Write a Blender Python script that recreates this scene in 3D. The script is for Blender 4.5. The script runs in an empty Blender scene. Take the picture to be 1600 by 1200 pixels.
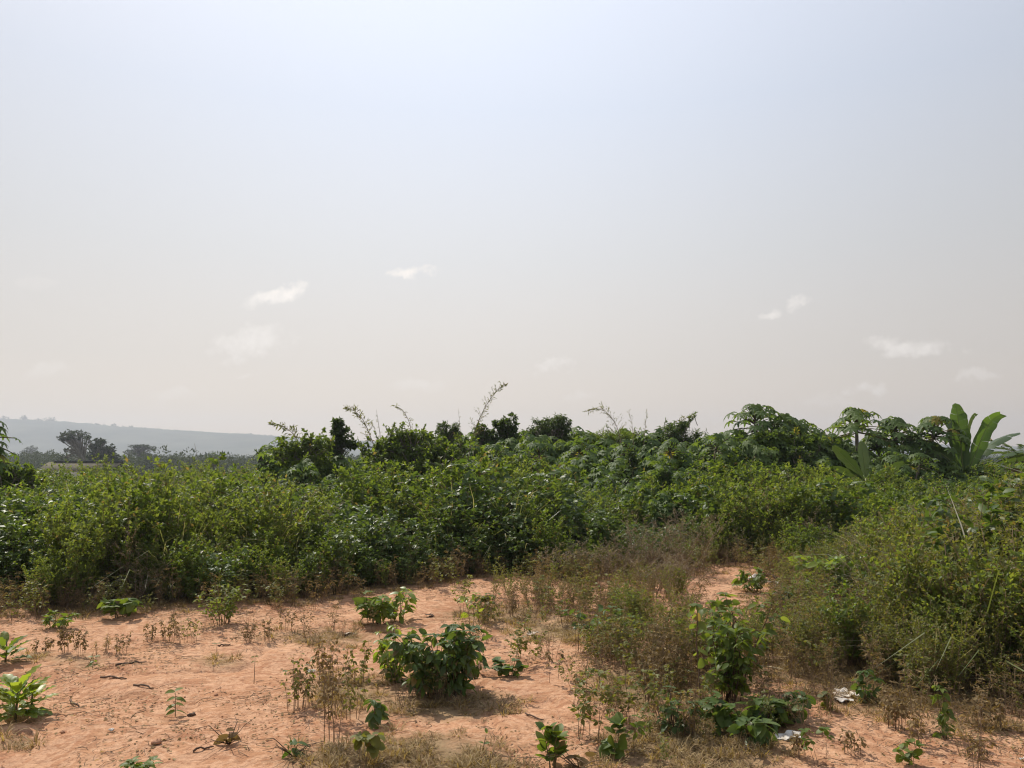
import bpy, math, random
import numpy as np
from mathutils import Vector

sc = bpy.context.scene
C = sc.collection
R = math.radians
F, CAMH, PITCH = 1209.0, 1.7, math.atan(115/1209)
CP, SP = math.cos(PITCH), math.sin(PITCH)

# ------------------------------------------------------------------ camera
cd = bpy.data.cameras.new('camera'); cam = bpy.data.objects.new('camera', cd); C.objects.link(cam)
cd.sensor_width = 36; cd.lens = F/1600*36; cd.clip_start = 0.05; cd.clip_end = 12000
cam.location = (0, 0, CAMH); cam.rotation_euler = (math.pi/2+PITCH, 0, 0)
sc.camera = cam

def ray(px, py):
    a, b = (px-800)/F, (600-py)/F
    return np.array([a, CP-b*SP, SP+b*CP])
def W(px, py, Y):
    d = ray(px, py); return np.array([0, 0, CAMH]) + d*(Y/d[1])
def gp(px, py):
    d = ray(px, py); t = -CAMH/d[2]; return np.array([d[0]*t, d[1]*t, 0.0])

# ------------------------------------------------------------------ noise + ground height
def _h(ix, iy, s):
    n = (ix.astype(np.int64)*374761393 + iy.astype(np.int64)*668265263 + s*974634777) & 0x7fffffff
    n = ((n ^ (n >> 13))*1274126177) & 0x7fffffff
    return ((n ^ (n >> 16)) & 0xffff)/65535.0
def vn(x, y, s=0):
    x = np.asarray(x, float); y = np.asarray(y, float)
    ix, iy = np.floor(x), np.floor(y); fx, fy = x-ix, y-iy
    fx = fx*fx*(3-2*fx); fy = fy*fy*(3-2*fy)
    a, b, c, d = _h(ix, iy, s), _h(ix+1, iy, s), _h(ix, iy+1, s), _h(ix+1, iy+1, s)
    return (a*(1-fx)+b*fx)*(1-fy)+(c*(1-fx)+d*fx)*fy
def fbm(x, y, s=0, o=4):
    t, a, w = 0, .5, 0
    for k in range(o):
        t = t+a*vn(np.asarray(x)*2**k, np.asarray(y)*2**k, s+k); w += a; a *= .5
    return t/w
def ss(a, b, x):
    t = np.clip((x-a)/(b-a), 0, 1); return t*t*(3-2*t)
def gz(x, y):
    x = np.asarray(x, float); y = np.asarray(y, float)
    near = (fbm(x*.45, y*.45, 3)-.5)*.11 + (fbm(x*2.2, y*2.6, 9)-.5)*.05
    rill = np.abs(fbm(x*.8+.5*y, y*.55-.3*x, 21, 3)-.5)
    near = near - .035*np.clip(1-rill/.035, 0, 1) + (fbm(x*9, y*11, 14, 3)-.5)*.014
    far = -5.5*ss(22, 140, y) + (fbm(x*.02, y*.02, 5)-.5)*2*ss(60, 200, np.hypot(x, y))
    return near*(1-ss(40, 90, np.hypot(x, y))) + far

# ------------------------------------------------------------------ materials
def nmat(name):
    m = bpy.data.materials.new(name); m.use_nodes = True
    nt = m.node_tree; nt.nodes.clear(); return m, nt
def N(nt, t, **k):
    n = nt.nodes.new(t)
    for a, v in k.items(): setattr(n, a, v)
    return n
def L(nt, a, b): nt.links.new(a, b)
def rgba(c): return (c[0], c[1], c[2], 1)
def mixc(nt, fac, a, b, mode='MIX'):
    m = N(nt, 'ShaderNodeMix', data_type='RGBA', blend_type=mode)
    for s, v in ((m.inputs[0], fac), (m.inputs[6], a), (m.inputs[7], b)):
        if hasattr(v, 'is_linked') or hasattr(v, 'node'): L(nt, v, s)
        elif isinstance(v, (int, float)): s.default_value = v
        else: s.default_value = rgba(v)
    return m.outputs[2]
def mth(nt, op, a, b=None, c=None, clamp=False):
    m = N(nt, 'ShaderNodeMath', operation=op); m.use_clamp = clamp
    for i, v in enumerate((a, b, c)):
        if v is None: continue
        if hasattr(v, 'node'): L(nt, v, m.inputs[i])
        else: m.inputs[i].default_value = v
    return m.outputs[0]

def leaf_mat(name, c1, c2, trans=.42, rough=.42, dry=.035, dryc=(.17, .135, .06), spec=.5):
    """leaf colours run c1..c2 with the leaf's own tint; a few dry ones"""
    m, nt = nmat(name)
    at = N(nt, 'ShaderNodeAttribute', attribute_name='tint')
    oi = N(nt, 'ShaderNodeObjectInfo')
    t = mth(nt, 'ADD', mth(nt, 'MULTIPLY', at.outputs['Fac'], .75), mth(nt, 'MULTIPLY', oi.outputs['Random'], .25))
    col = mixc(nt, t, c1, c2)
    d = mth(nt, 'GREATER_THAN', at.outputs['Fac'], 1-dry)
    col = mixc(nt, d, col, dryc)
    p = N(nt, 'ShaderNodeBsdfPrincipled'); L(nt, col, p.inputs['Base Color'])
    p.inputs['Roughness'].default_value = rough; p.inputs['Specular IOR Level'].default_value = spec
    tr = N(nt, 'ShaderNodeBsdfTranslucent')
    L(nt, mixc(nt, 1.0, col, (1.9, 1.75, .75), 'MULTIPLY'), tr.inputs['Color'])
    mx = N(nt, 'ShaderNodeMixShader'); mx.inputs[0].default_value = trans
    L(nt, p.outputs[0], mx.inputs[1]); L(nt, tr.outputs[0], mx.inputs[2])
    o = N(nt, 'ShaderNodeOutputMaterial'); L(nt, mx.outputs[0], o.inputs[0])
    return m
def plain(name, c1, c2, scale=8, rough=.85, bump=.3):
    m, nt = nmat(name)
    tc = N(nt, 'ShaderNodeTexCoord'); nz = N(nt, 'ShaderNodeTexNoise'); nz.inputs['Scale'].default_value = scale; nz.inputs['Detail'].default_value = 6
    L(nt, tc.outputs['Object'], nz.inputs['Vector'])
    mr = N(nt, 'ShaderNodeMapRange'); mr.inputs[1].default_value = .35; mr.inputs[2].default_value = .65; L(nt, nz.outputs['Fac'], mr.inputs[0])
    p = N(nt, 'ShaderNodeBsdfPrincipled'); L(nt, mixc(nt, mr.outputs[0], c1, c2), p.inputs['Base Color']); p.inputs['Roughness'].default_value = rough
    p.inputs['Specular IOR Level'].default_value = .25
    b = N(nt, 'ShaderNodeBump'); b.inputs['Strength'].default_value = bump; b.inputs['Distance'].default_value = .02
    L(nt, nz.outputs['Fac'], b.inputs['Height']); L(nt, b.outputs[0], p.inputs['Normal'])
    o = N(nt, 'ShaderNodeOutputMaterial'); L(nt, p.outputs[0], o.inputs[0]); return m

M = dict(
  green=leaf_mat('fresh_green_leaf', (.075, .125, .020), (.145, .195, .036), .48, .5, spec=.35),
  lime=leaf_mat('yellow_green_leaf', (.095, .142, .030), (.175, .215, .052), .52, .5, spec=.3),
  bright=leaf_mat('bright_young_leaf', (.12, .20, .03), (.24, .30, .05), .5, .4),
  dark=leaf_mat('dark_green_leaf', (.055, .100, .024), (.105, .155, .036), .40, .45, .02, spec=.4),
  deep=leaf_mat('deep_green_tree_leaf', (.045, .078, .024), (.085, .125, .036), .38, .5, .02, spec=.3),
  olive=leaf_mat('olive_weed_leaf', (.095, .118, .030), (.185, .19, .052), .44, .55, .06, (.17, .125, .06), spec=.3),
  papaya=leaf_mat('papaya_leaf', (.065, .115, .028), (.125, .180, .045), .44, .55, .03, (.25, .22, .05), .25),
  banana=leaf_mat('banana_leaf', (.055, .11, .02), (.085, .15, .026), .45, .5, 0),
  brown=leaf_mat('withered_leaf', (.12, .085, .045), (.24, .18, .095), .25, .8, .1, (.32, .25, .14), .1),
  straw=leaf_mat('dry_grass_blade', (.22, .155, .075), (.36, .27, .14), .3, .7, .12, (.42, .34, .2), .15),
  mauve=leaf_mat('grey_brown_seed_head', (.19, .16, .13), (.31, .26, .21), .25, .7, .1, (.3, .26, .2)),
  blade=leaf_mat('green_grass_blade', (.10, .135, .045), (.22, .23, .12), .3, .35, .35, (.36, .34, .26)),
  far=leaf_mat('far_tree_leaf', (.032, .05, .020), (.06, .08, .03), .2, .8, 0, spec=.1), fardark=leaf_mat('shaded_tree_leaf', (.025, .042, .016), (.045, .070, .024), .2, .8, 0, spec=.1),  # fardark: a darker, even green for the trees in the distance
  stem=plain('green_brown_stem', (.10, .10, .04), (.16, .12, .06), 20),
  twig=plain('dry_brown_twig', (.16, .11, .07), (.27, .19, .12), 20),
  pale=plain('pale_dry_stalk', (.36, .30, .19), (.50, .43, .29), 20),
  bark=plain('grey_brown_bark', (.13, .11, .085), (.22, .19, .15), 6),
  darkwood=plain('weathered_dark_wood', (.07, .045, .03), (.14, .09, .06), 25),
  litter=plain('dirty_white_plastic', (.36, .31, .26), (.70, .67, .62), 16, .55, .25),
  cloth=plain('soiled_pale_cloth', (.34, .25, .18), (.66, .60, .53), 18, .85, .4),
  stone=plain('laterite_pebble', (.28, .14, .08), (.46, .25, .15), 12),
  chip=plain('pale_wood_chip', (.45, .36, .27), (.62, .54, .44), 16),
)

# ------------------------------------------------------------------ mesh collector
def nrm(a):
    a = np.asarray(a, float); return a/np.maximum(np.linalg.norm(a, axis=-1, keepdims=True), 1e-9)
class G:
    def __init__(s): s.V = []; s.F = []; s.T = []; s.Mi = []; s.n = 0
    def add(s, V, Fc, T, m=0):
        V = np.asarray(V, float).reshape(-1, 3); Fc = np.asarray(Fc, int).reshape(-1, 3)
        s.V.append(V); s.F.append(Fc+s.n); s.T.append(np.broadcast_to(np.asarray(T, float), (len(V),)).copy())
        s.Mi.append(np.full(len(Fc), m)); s.n += len(V)
    def leaves(s, tm, P, D, Nn, S, T, m=0):
        if len(P) == 0: return
        tv, tf = tm; P = np.asarray(P, float); D = nrm(D); Nn = nrm(Nn)
        X = nrm(np.cross(D, Nn)+1e-6); Z = np.cross(X, D)
        S = np.asarray(S, float)
        S = S[:, None, None] if S.ndim == 1 else np.full((len(P), 1, 1), float(S))
        V = P[:, None, :] + S*(tv[None, :, 0:1]*X[:, None, :] + tv[None, :, 1:2]*D[:, None, :] + tv[None, :, 2:3]*Z[:, None, :])
        Fc = tf[None]+np.arange(len(P))[:, None, None]*len(tv)
        s.add(V.reshape(-1, 3), Fc.reshape(-1, 3), np.repeat(np.asarray(T, float), len(tv)), m)
    def tube(s, path, r, sides=4, m=1, T=.5):
        path = np.asarray(path, float); n = len(path); r = np.broadcast_to(np.asarray(r, float), (n,))
        t = nrm(np.gradient(path, axis=0)); ref = np.array([0, 0, 1.]) if abs(t[0][2]) < .8 else np.array([1., 0, 0])
        a = nrm(np.cross(t, ref)); b = np.cross(t, a); an = np.arange(sides)*2*math.pi/sides
        V = path[:, None]+r[:, None, None]*(np.cos(an)[None, :, None]*a[:, None]+np.sin(an)[None, :, None]*b[:, None])
        Fc = []
        for i in range(n-1):
            for j in range(sides):
                k = (j+1) % sides; p, q, u, v = i*sides+j, i*sides+k, (i+1)*sides+k, (i+1)*sides+j
                Fc += [(p, q, u), (p, u, v)]
        for j in range(1, sides-1): Fc += [((n-1)*sides, (n-1)*sides+j, (n-1)*sides+j+1), (0, j+1, j)]
        s.add(V.reshape(-1, 3), Fc, T, m)
    def mesh(s, name, mats, smooth=True):
        V = np.concatenate(s.V); Fc = np.concatenate(s.F); T = np.concatenate(s.T); Mi = np.concatenate(s.Mi)
        me = bpy.data.meshes.new(name); me.vertices.add(len(V)); me.vertices.foreach_set('co', V.ravel())
        me.loops.add(len(Fc)*3); me.loops.foreach_set('vertex_index', Fc.ravel())
        me.polygons.add(len(Fc)); me.polygons.foreach_set('loop_start', np.arange(len(Fc))*3)
        me.polygons.foreach_set('material_index', Mi)
        me.update(calc_edges=True)
        if smooth: me.polygons.foreach_set('use_smooth', np.ones(len(Fc), bool))
        at = me.attributes.new('tint', 'FLOAT', 'POINT'); at.data.foreach_set('value', np.clip(T, 0, 1))
        for m in mats: me.materials.append(m)
        return me
    def obj(s, name, mats, parent=None, loc=None, smooth=True):
        o = bpy.data.objects.new(name, s.mesh(name, mats, smooth)); C.objects.link(o)
        if parent is not None: o.parent = parent
        if loc is not None: o.location = loc
        return o
def tag(o, label=None, cat=None, group=None, kind=None):
    if label: o['label'] = label
    if cat: o['category'] = cat
    if group: o['group'] = group
    if kind: o['kind'] = kind
    return o
def empty(name, loc, label, cat, group=None):
    o = bpy.data.objects.new(name, None); C.objects.link(o); o.location = loc; o.empty_display_size = .2
    return tag(o, label, cat, group)

# leaf outlines: rows of left / rib / right, folded and drooping
def leafT(w, rows=4, droop=.15, fold=.12, shape='ovate', wave=0):
    tv = [(0, 0, 0)]; tf = []
    for i in range(1, rows):
        t = i/rows
        if shape == 'ovate': ww = w*math.sin(math.pi*t**.8)**.8
        elif shape == 'round': ww = w*math.sin(math.pi*t**.9)**.55
        elif shape == 'oblong': ww = w*(math.sin(math.pi*t**1.25)**.6)
        else: ww = w*math.sin(math.pi*t**.7)
        z = -droop*t*t; e = fold*ww/w*(1+wave*(-1)**i)
        tv += [(-ww, t, z+e), (0, t, z), (ww, t, z+e)]
    tv.append((0, 1, -droop)); k = len(tv)-1
    tf += [(0, 2, 1), (0, 3, 2)]
    for i in range(rows-2):
        a = 1+3*i; b = a+3
        tf += [(a, a+1, b+1), (a, b+1, b), (a+1, a+2, b+2), (a+1, b+2, b+1)]
    a = 1+3*(rows-2); tf += [(a, a+1, k), (a+1, a+2, k)]
    return np.array(tv, float), np.array(tf)
TD = (np.array([(0, 0, 0), (-.27, .45, .07), (.27, .45, .07), (0, 1, -.08)]), np.array([(0, 2, 3), (0, 3, 1)]))
TL = (np.array([(0, 0, 0), (-.12, .45, .03), (.12, .45, .03), (0, 1, -.16)]), np.array([(0, 2, 3), (0, 3, 1)]))
TOV = leafT(.28, 3, .18, .08)
TBIG = leafT(.25, 6, .28, .06, 'ovate')
TROUND = leafT(.36, 6, .22, .06, 'round')
TOBL = leafT(.22, 8, .22, .06, 'oblong', .6)
TBLADE = (np.array([(-.02, 0, 0), (.02, 0, 0), (-.022, .35, .0), (.022, .35, 0), (-.016, .7, -.16), (.016, .7, -.16), (0, .95, -.48)]),
          np.array([(0, 1, 3), (0, 3, 2), (2, 3, 5), (2, 5, 4), (4, 5, 6)]))
def palmate(nl=7, droop=.35, w=.13):
    V = []; Fc = []; n = 0
    for i in range(nl):
        a = R(-125+250*i/(nl-1)); ln = 1-.35*abs(i-(nl-1)/2)/((nl-1)/2)
        prof = [(0, .03), (.3, w*.8), (.5, w*1.35), (.62, w*.8), (.8, w*.8), (1, 0)]
        c, s_ = math.cos(a), math.sin(a)
        for t, ww in prof:
            z = -droop*t*t*ln
            for sg in (-1, 0, 1):
                x, y = sg*ww, t*ln
                V.append((x*c+y*s_, -x*s_+y*c, z+abs(sg)*ww*.25))
        for k in range(5):
            p = n+3*k; q = p+3
            Fc += [(p, p+1, q+1), (p, q+1, q), (p+1, p+2, q+2), (p+1, q+2, q+1)]
        n += 18
    return np.array(V), np.array(Fc)
TPALM = palmate()

# ------------------------------------------------------------------ plant builders (local coordinates, base at the origin)
def branchy(g, rng, h, nst=4, lean=.3, nbr=7, brl=.3, lpb=7, leaf=.07, tm=TD, leafy=.2, hang=.3, sr=.005, gs=None, ml=0, ms=1,
            up=.5, tint=(0, 1), tip=True, sides=3, base=.04, jit=.35):
    gs = gs or g; P = []; D = []; Nn = []; S = []; T = []
    for k in range(nst):
        az = rng.uniform(0, 2*math.pi); ln = h*rng.uniform(.72, 1.0) if k else h
        le = lean*rng.uniform(.3, 1.1) if k or nst < 3 else lean*.15
        b0 = np.array([math.cos(az)*base*rng.random(), math.sin(az)*base*rng.random(), 0])
        t = np.linspace(0, 1, 6); out = np.array([math.cos(az), math.sin(az), 0])
        wob = rng.normal(0, .02*h, (6, 3))*t[:, None]
        path = b0+out*(le*ln*(t**1.5))[:, None]+np.array([0, 0, 1])*(ln*(t-.12*le*t*t))[:, None]+wob
        path[:, 2] -= path[0, 2]+.01
        gs.tube(path, np.linspace(sr, sr*.35, 6), sides, ms)
        for j in range(nbr):
            u = leafy+(1-leafy)*(j+rng.random())/nbr; u = min(u, .98)
            p0 = np.array([np.interp(u, t, path[:, i]) for i in range(3)])
            a2 = rng.uniform(0, 2*math.pi)
            d = nrm(np.array([math.cos(a2), math.sin(a2), up*rng.uniform(.4, 1.4)]))
            bl = brl*rng.uniform(.5, 1.1)*(1.15-.6*u)
            p1 = p0+d*bl*.55; p2 = p1+nrm(d+np.array([0, 0, -.25]))*bl*.45
            gs.tube([p0, p1, p2], [sr*.45, sr*.35, sr*.2], 3, ms)
            for q in range(lpb):
                v = (q+.6)/lpb; pp = p0+(p1-p0)*min(v/.55, 1) if v < .55 else p1+(p2-p1)*((v-.55)/.45)
                sd = 1 if q % 2 else -1; side = np.cross(d, [0, 0, 1])*sd
                dd = nrm(d*.6+side*.8+np.array([0, 0, -hang])+rng.normal(0, jit, 3))
                P.append(pp); D.append(dd); Nn.append(np.array([0, 0, 1])+rng.normal(0, .35+jit*.8, 3)); S.append(leaf*rng.uniform(.55, 1.15)); T.append(rng.uniform(*tint))
        if tip:
            for q in range(4):
                a2 = rng.uniform(0, 6.28)
                P.append(path[-1]); D.append([math.cos(a2), math.sin(a2), .7-hang]); Nn.append([0, 0, 1.]); S.append(leaf*rng.uniform(.5, .9)); T.append(rng.uniform(*tint))
    g.leaves(tm, P, D, Nn, S, T, ml)

def tuft(g, rng, n, ln, spread=.5, rad=.08, m=0, w=1.0, tint=(0, 1), tm=TBLADE):
    az = rng.uniform(0, 2*math.pi, n); le = rng.uniform(.1, spread, n)*1.4
    P = np.stack([np.cos(az)*rad*rng.random(n), np.sin(az)*rad*rng.random(n), np.zeros(n)-.005], 1)
    D = np.stack([np.cos(az)*le, np.sin(az)*le, np.ones(n)], 1)
    Nn = np.stack([-np.cos(az), -np.sin(az), le], 1)+rng.normal(0, .25, (n, 3))
    tv, tf = tm; tv = tv*np.array([w, 1, 1])
    g.leaves((tv, tf), P, D, -Nn if False else Nn*np.array([1, 1, 1]), ln*rng.uniform(.45, 1.1, n), rng.uniform(tint[0], tint[1], n), m)

def clumps(g, rng, blobs, n, leaf, tm=TD, m=0, per=26, cs=.22, hang=.1, tint=(0, 1), shell=.35, upn=0):
    """leaves gathered in clumps through the volume of ellipsoids (cx,cy,cz,rx,ry,rz)"""
    vol = np.array([b[3]*b[5] for b in blobs]); vol = vol/vol.sum(); cents = []
    for b, v in zip(blobs, vol):
        k = max(2, int(n*v/per)); u = nrm(rng.normal(0, 1, (k, 3))); rr = rng.uniform(shell, 1.0, (k, 1))**.6*(1+.22*rng.random((k, 1))**3)
        c = np.array(b[:3])+u*rr*np.array(b[3:6]); rad = cs*(b[3]*b[5])**.5*rng.uniform(.45, 1.5, k)
        pt = rng.uniform(tint[0], tint[1], k)
        idx = np.repeat(np.arange(k), per); off = rng.normal(0, 1, (len(idx), 3))*np.array([1, 1, .75])
        P = c[idx]+off*rad[idx][:, None]*.6
        outw = nrm(P-np.array(b[:3]))
        D = nrm(off*.7+outw*.6+rng.normal(0, .4, P.shape)+np.array([0, 0, -hang])); Nn = outw*.5+np.array([0, 0, .6+upn])+rng.normal(0, .7, P.shape)
        g.leaves(tm, P, D, Nn, leaf*rng.uniform(.6, 1.2, len(P)), np.clip(pt[idx]*.6+rng.random(len(P))*.4, 0, 1), m)
        cents.append(c)
    return cents

def rngf(s): return np.random.default_rng(s)

# ------------------------------------------------------------------ scatter through geometry nodes (stuff only)
def protos(tagname, meshes):
    col = bpy.data.collections.new(tagname)
    for i, me in enumerate(meshes):
        o = bpy.data.objects.new('%s_%02d' % (tagname, i), me); col.objects.link(o)
    return col
def scatter(name, label, cat, pts, rotz, tilt, scale, idx, col, zs=None):
    me = bpy.data.meshes.new(name); me.vertices.add(len(pts)); me.vertices.foreach_set('co', np.asarray(pts, float).ravel())
    n = len(pts)
    ro = np.stack([tilt[:, 0], tilt[:, 1], rotz], 1)
    a = me.attributes.new('rot', 'FLOAT_VECTOR', 'POINT'); a.data.foreach_set('vector', ro.ravel())
    zs = np.ones(n) if zs is None else zs
    a = me.attributes.new('scl', 'FLOAT_VECTOR', 'POINT'); a.data.foreach_set('vector', np.stack([scale, scale, scale*zs], 1).ravel())
    a = me.attributes.new('idx', 'INT', 'POINT'); a.data.foreach_set('value', idx.astype(np.int32))
    o = bpy.data.objects.new(name, me); C.objects.link(o)
    ng = bpy.data.node_groups.new(name+'_scatter', 'GeometryNodeTree')
    ng.interface.new_socket('Geometry', in_out='INPUT', socket_type='NodeSocketGeometry')
    ng.interface.new_socket('Geometry', in_out='OUTPUT', socket_type='NodeSocketGeometry')
    gi = ng.nodes.new('NodeGroupInput'); go = ng.nodes.new('NodeGroupOutput')
    ci = ng.nodes.new('GeometryNodeCollectionInfo'); ci.inputs['Collection'].default_value = col
    ci.inputs['Separate Children'].default_value = True; ci.inputs['Reset Children'].default_value = True
    ip = ng.nodes.new('GeometryNodeInstanceOnPoints'); ip.inputs['Pick Instance'].default_value = True
    def na(nm, ty):
        x = ng.nodes.new('GeometryNodeInputNamedAttribute'); x.data_type = ty; x.inputs['Name'].default_value = nm
        return [s for s in x.outputs if s.enabled and s.name == 'Attribute'][0]
    ng.links.new(gi.outputs[0], ip.inputs['Points']); ng.links.new(ci.outputs[0], ip.inputs['Instance'])
    ng.links.new(na('idx', 'INT'), ip.inputs['Instance Index']); ng.links.new(na('scl', 'FLOAT_VECTOR'), ip.inputs['Scale'])
    er = ng.nodes.new('FunctionNodeEulerToRotation'); ng.links.new(na('rot', 'FLOAT_VECTOR'), er.inputs[0]); ng.links.new(er.outputs[0], ip.inputs['Rotation'])
    ng.links.new(ip.outputs[0], go.inputs[0])
    md = o.modifiers.new('scatter', 'NODES'); md.node_group = ng
    return tag(o, label, cat, None, 'stuff')

# ------------------------------------------------------------------ ground
def axis(lims, steps):
    out = [lims[0]]
    for (a, b, s) in steps:
        n = max(1, int(round((b-a)/s))); out += list(np.linspace(a, b, n+1)[1:])
    return np.array(out)
gx = axis((-1850,), [(-1850, -600, 250), (-600, -100, 50), (-100, -20, 4), (-20, -5, .2), (-5, 5, .035), (5, 20, .2), (20, 100, 4), (100, 600, 50), (600, 1850, 250)])
gy = axis((-1850,), [(-1850, -200, 300), (-200, -20, 20), (-20, 3, .8), (3, 8, .035), (8, 13, .07), (13, 30, .5), (30, 160, 5), (160, 800, 40), (800, 1850, 150)])
XX, YY = np.meshgrid(gx, gy); ZZ = gz(XX, YY)
nx, ny = len(gx), len(gy)
ii = (np.arange(ny-1)[:, None]*nx+np.arange(nx-1)[None]).ravel()
quads = np.stack([ii, ii+1, ii+nx+1, ii+nx], 1)
gme = bpy.data.meshes.new('ground'); V = np.stack([XX, YY, ZZ], -1).reshape(-1, 3)
gme.vertices.add(len(V)); gme.vertices.foreach_set('co', V.ravel()); gme.loops.add(quads.size); gme.loops.foreach_set('vertex_index', quads.ravel())
gme.polygons.add(len(quads)); gme.polygons.foreach_set('loop_start', np.arange(len(quads))*4); gme.update(calc_edges=True)
gme.polygons.foreach_set('use_smooth', np.ones(len(quads), bool))

# front edge of the thicket, as read off the photograph, in ground metres
BP = [(-500, 975), (-150, 962), (0, 955), (110, 960), (230, 950), (330, 944), (420, 938), (520, 924), (620, 914), (700, 905), (800, 900), (900, 906), (980, 900), (1080, 890),
      (1150, 878), (1215, 884), (1236, 905), (1225, 950), (1245, 1005), (1300, 1055), (1400, 1080), (1500, 1096), (1600, 1106), (1800, 1112), (2200, 1115)]
BW = np.array([gp(*p)[:2] for p in BP])
def thick_sd(x, y):
    """distance inside (+) / outside (-) of the thicket edge"""
    P = np.stack([x, y], -1); best = np.full(len(P), 1e9)
    for a, b in zip(BW[:-1], BW[1:]):
        ab = b-a; t = np.clip(((P-a)@ab)/(ab@ab), 0, 1); best = np.minimum(best, np.linalg.norm(P-(a+t[:, None]*ab), axis=1))
    # inside test in the fan of the picture: behind the edge as seen along each bearing
    z = np.full(len(P), 0.0); k = x/np.maximum(y, .1)
    ks = BW[:, 0]/BW[:, 1]; yb = np.interp(k, ks, BW[:, 1])
    return np.where(y > yb, best, -best)
# attribute: how much plant cover there is (leaf mould and dry litter on the soil)
cov = np.zeros(len(V)); near = (np.abs(V[:, 0]) < 40) & (V[:, 1] > 2) & (V[:, 1] < 60)
cov[near] = ss(-.5, .5, thick_sd(V[near, 0], V[near, 1])+(fbm(V[near, 0]*1.3, V[near, 1]*1.3, 31)-.5)*1.2)
cov[~near] = ss(30, 45, np.hypot(V[~near, 0], V[~near, 1]))
GRASS = [(640, 1172, 190, 46, 1.0), (700, 1088, 120, 22, .8), (1080, 1150, 150, 62, 1.0), (1010, 1060, 110, 45, .8), (900, 975, 130, 26, .8), (800, 955, 130, 22, .6), (120, 1020, 110, 14, .35),
         (1130, 1040, 90, 60, .5), (1340, 1075, 110, 30, .6), (560, 1070, 110, 40, .55), (350, 1020, 50, 10, .5), (1250, 1010, 60, 50, .6), (1500, 1120, 130, 20, .4), (930, 1185, 60, 20, .5), (40, 1140, 70, 14, .4), (520, 985, 150, 20, .4),(1190,1110,90,20,.4)]
def grass_w(x, y):
    d = np.maximum(y, .5); py = 715+CAMH/d*F*1.005; px = 800+x/(d*CP)*F
    w = np.zeros(len(x))
    for cx, cy, rx, ry, s in GRASS:
        w = np.maximum(w, s*np.clip(1.25-np.sqrt(((px-cx)/rx)**2+((py-cy)/ry)**2), 0, 1))
    return w
gw = np.zeros(len(V)); gw[near] = grass_w(V[near, 0], V[near, 1])
at = gme.attributes.new('cover', 'FLOAT', 'POINT'); at.data.foreach_set('value', cov)
at = gme.attributes.new('thatch', 'FLOAT', 'POINT'); at.data.foreach_set('value', gw)
ground = bpy.data.objects.new('ground', gme); C.objects.link(ground)
tag(ground, 'bare orange laterite soil in front of the thicket', None, None, 'structure')
m, nt = nmat('red_laterite_soil')
tc = N(nt, 'ShaderNodeTexCoord')
def noise(sc_, det=6, rg=.55, vec=None, dist=0):
    n = N(nt, 'ShaderNodeTexNoise'); n.inputs['Scale'].default_value = sc_; n.inputs['Detail'].default_value = det; n.inputs['Roughness'].default_value = rg
    n.inputs['Distortion'].default_value = dist
    L(nt, vec or tc.outputs['Object'], n.inputs['Vector']); return n.outputs['Fac']
def rng_(v, a, b, c=0, d=1):
    n = N(nt, 'ShaderNodeMapRange'); L(nt, v, n.inputs[0])
    for i, k in enumerate((a, b, c, d)): n.inputs[i+1].default_value = k
    return n.outputs[0]
col = mixc(nt, rng_(noise(.9, 8, .6), .35, .65), (.36, .172, .088), (.53, .298, .17))
col = mixc(nt, rng_(noise(2.9, 9, .7, dist=1.4), .46, .66, 0, .9), col, (.33, .15, .08))
wn = noise(1.5, 8, .66, dist=3.0); col = mixc(nt, mth(nt, 'MULTIPLY', mth(nt, 'MULTIPLY', rng_(wn, .44, .50), rng_(wn, .56, .50)), .5), col, (.66, .42, .27))
col = mixc(nt, rng_(noise(17, 6, .7), .50, .75, 0, .7), col, (.68, .42, .26))
col = mixc(nt, rng_(noise(6, 9, .75, dist=2.2), .53, .62, 0, .75), col, (.27, .135, .075))
col = mixc(nt, rng_(noise(60, 4, .7), .58, .72, 0, .75), col, (.22, .11, .065))
ca = N(nt, 'ShaderNodeAttribute', attribute_name='cover'); ta = N(nt, 'ShaderNodeAttribute', attribute_name='thatch')
th = mixc(nt, noise(45, 5, .7), (.17, .12, .065), (.33, .24, .13))
tf_ = mth(nt, 'MULTIPLY', rng_(mth(nt, 'ADD', ta.outputs['Fac'], noise(5, 6, .7)), .62, 1.15, 0, .85), 1.0)
col = mixc(nt, tf_, col, th)
mould = mixc(nt, noise(30, 5, .7), (.07, .055, .03), (.16, .12, .06))
col = mixc(nt, mth(nt, 'MULTIPLY', ca.outputs['Fac'], .9), col, mould)
# farther off the soil is under scrub: green with brown patches
geo = N(nt, 'ShaderNodeNewGeometry'); sx = N(nt, 'ShaderNodeSeparateXYZ'); L(nt, geo.outputs['Position'], sx.inputs[0])
farf = rng_(sx.outputs['Y'], 25, 60)
col = mixc(nt, farf, col, mixc(nt, noise(.05, 5, .6), (.05, .075, .025), (.10, .11, .045)))
p = N(nt, 'ShaderNodeBsdfPrincipled'); L(nt, col, p.inputs['Base Color']); p.inputs['Roughness'].default_value = .95; p.inputs['Specular IOR Level'].default_value = .12
b1 = N(nt, 'ShaderNodeBump'); b1.inputs['Strength'].default_value = 1; b1.inputs['Distance'].default_value = .045; L(nt, noise(9, 9, .62), b1.inputs['Height'])
b2 = N(nt, 'ShaderNodeBump'); b2.inputs['Strength'].default_value = .5; b2.inputs['Distance'].default_value = .008; L(nt, noise(70, 6, .7), b2.inputs['Height']); L(nt, b1.outputs[0], b2.inputs['Normal'])
L(nt, b2.outputs[0], p.inputs['Normal'])
o_ = N(nt, 'ShaderNodeOutputMaterial'); L(nt, p.outputs[0], o_.inputs[0]); gme.materials.append(m)

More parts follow.
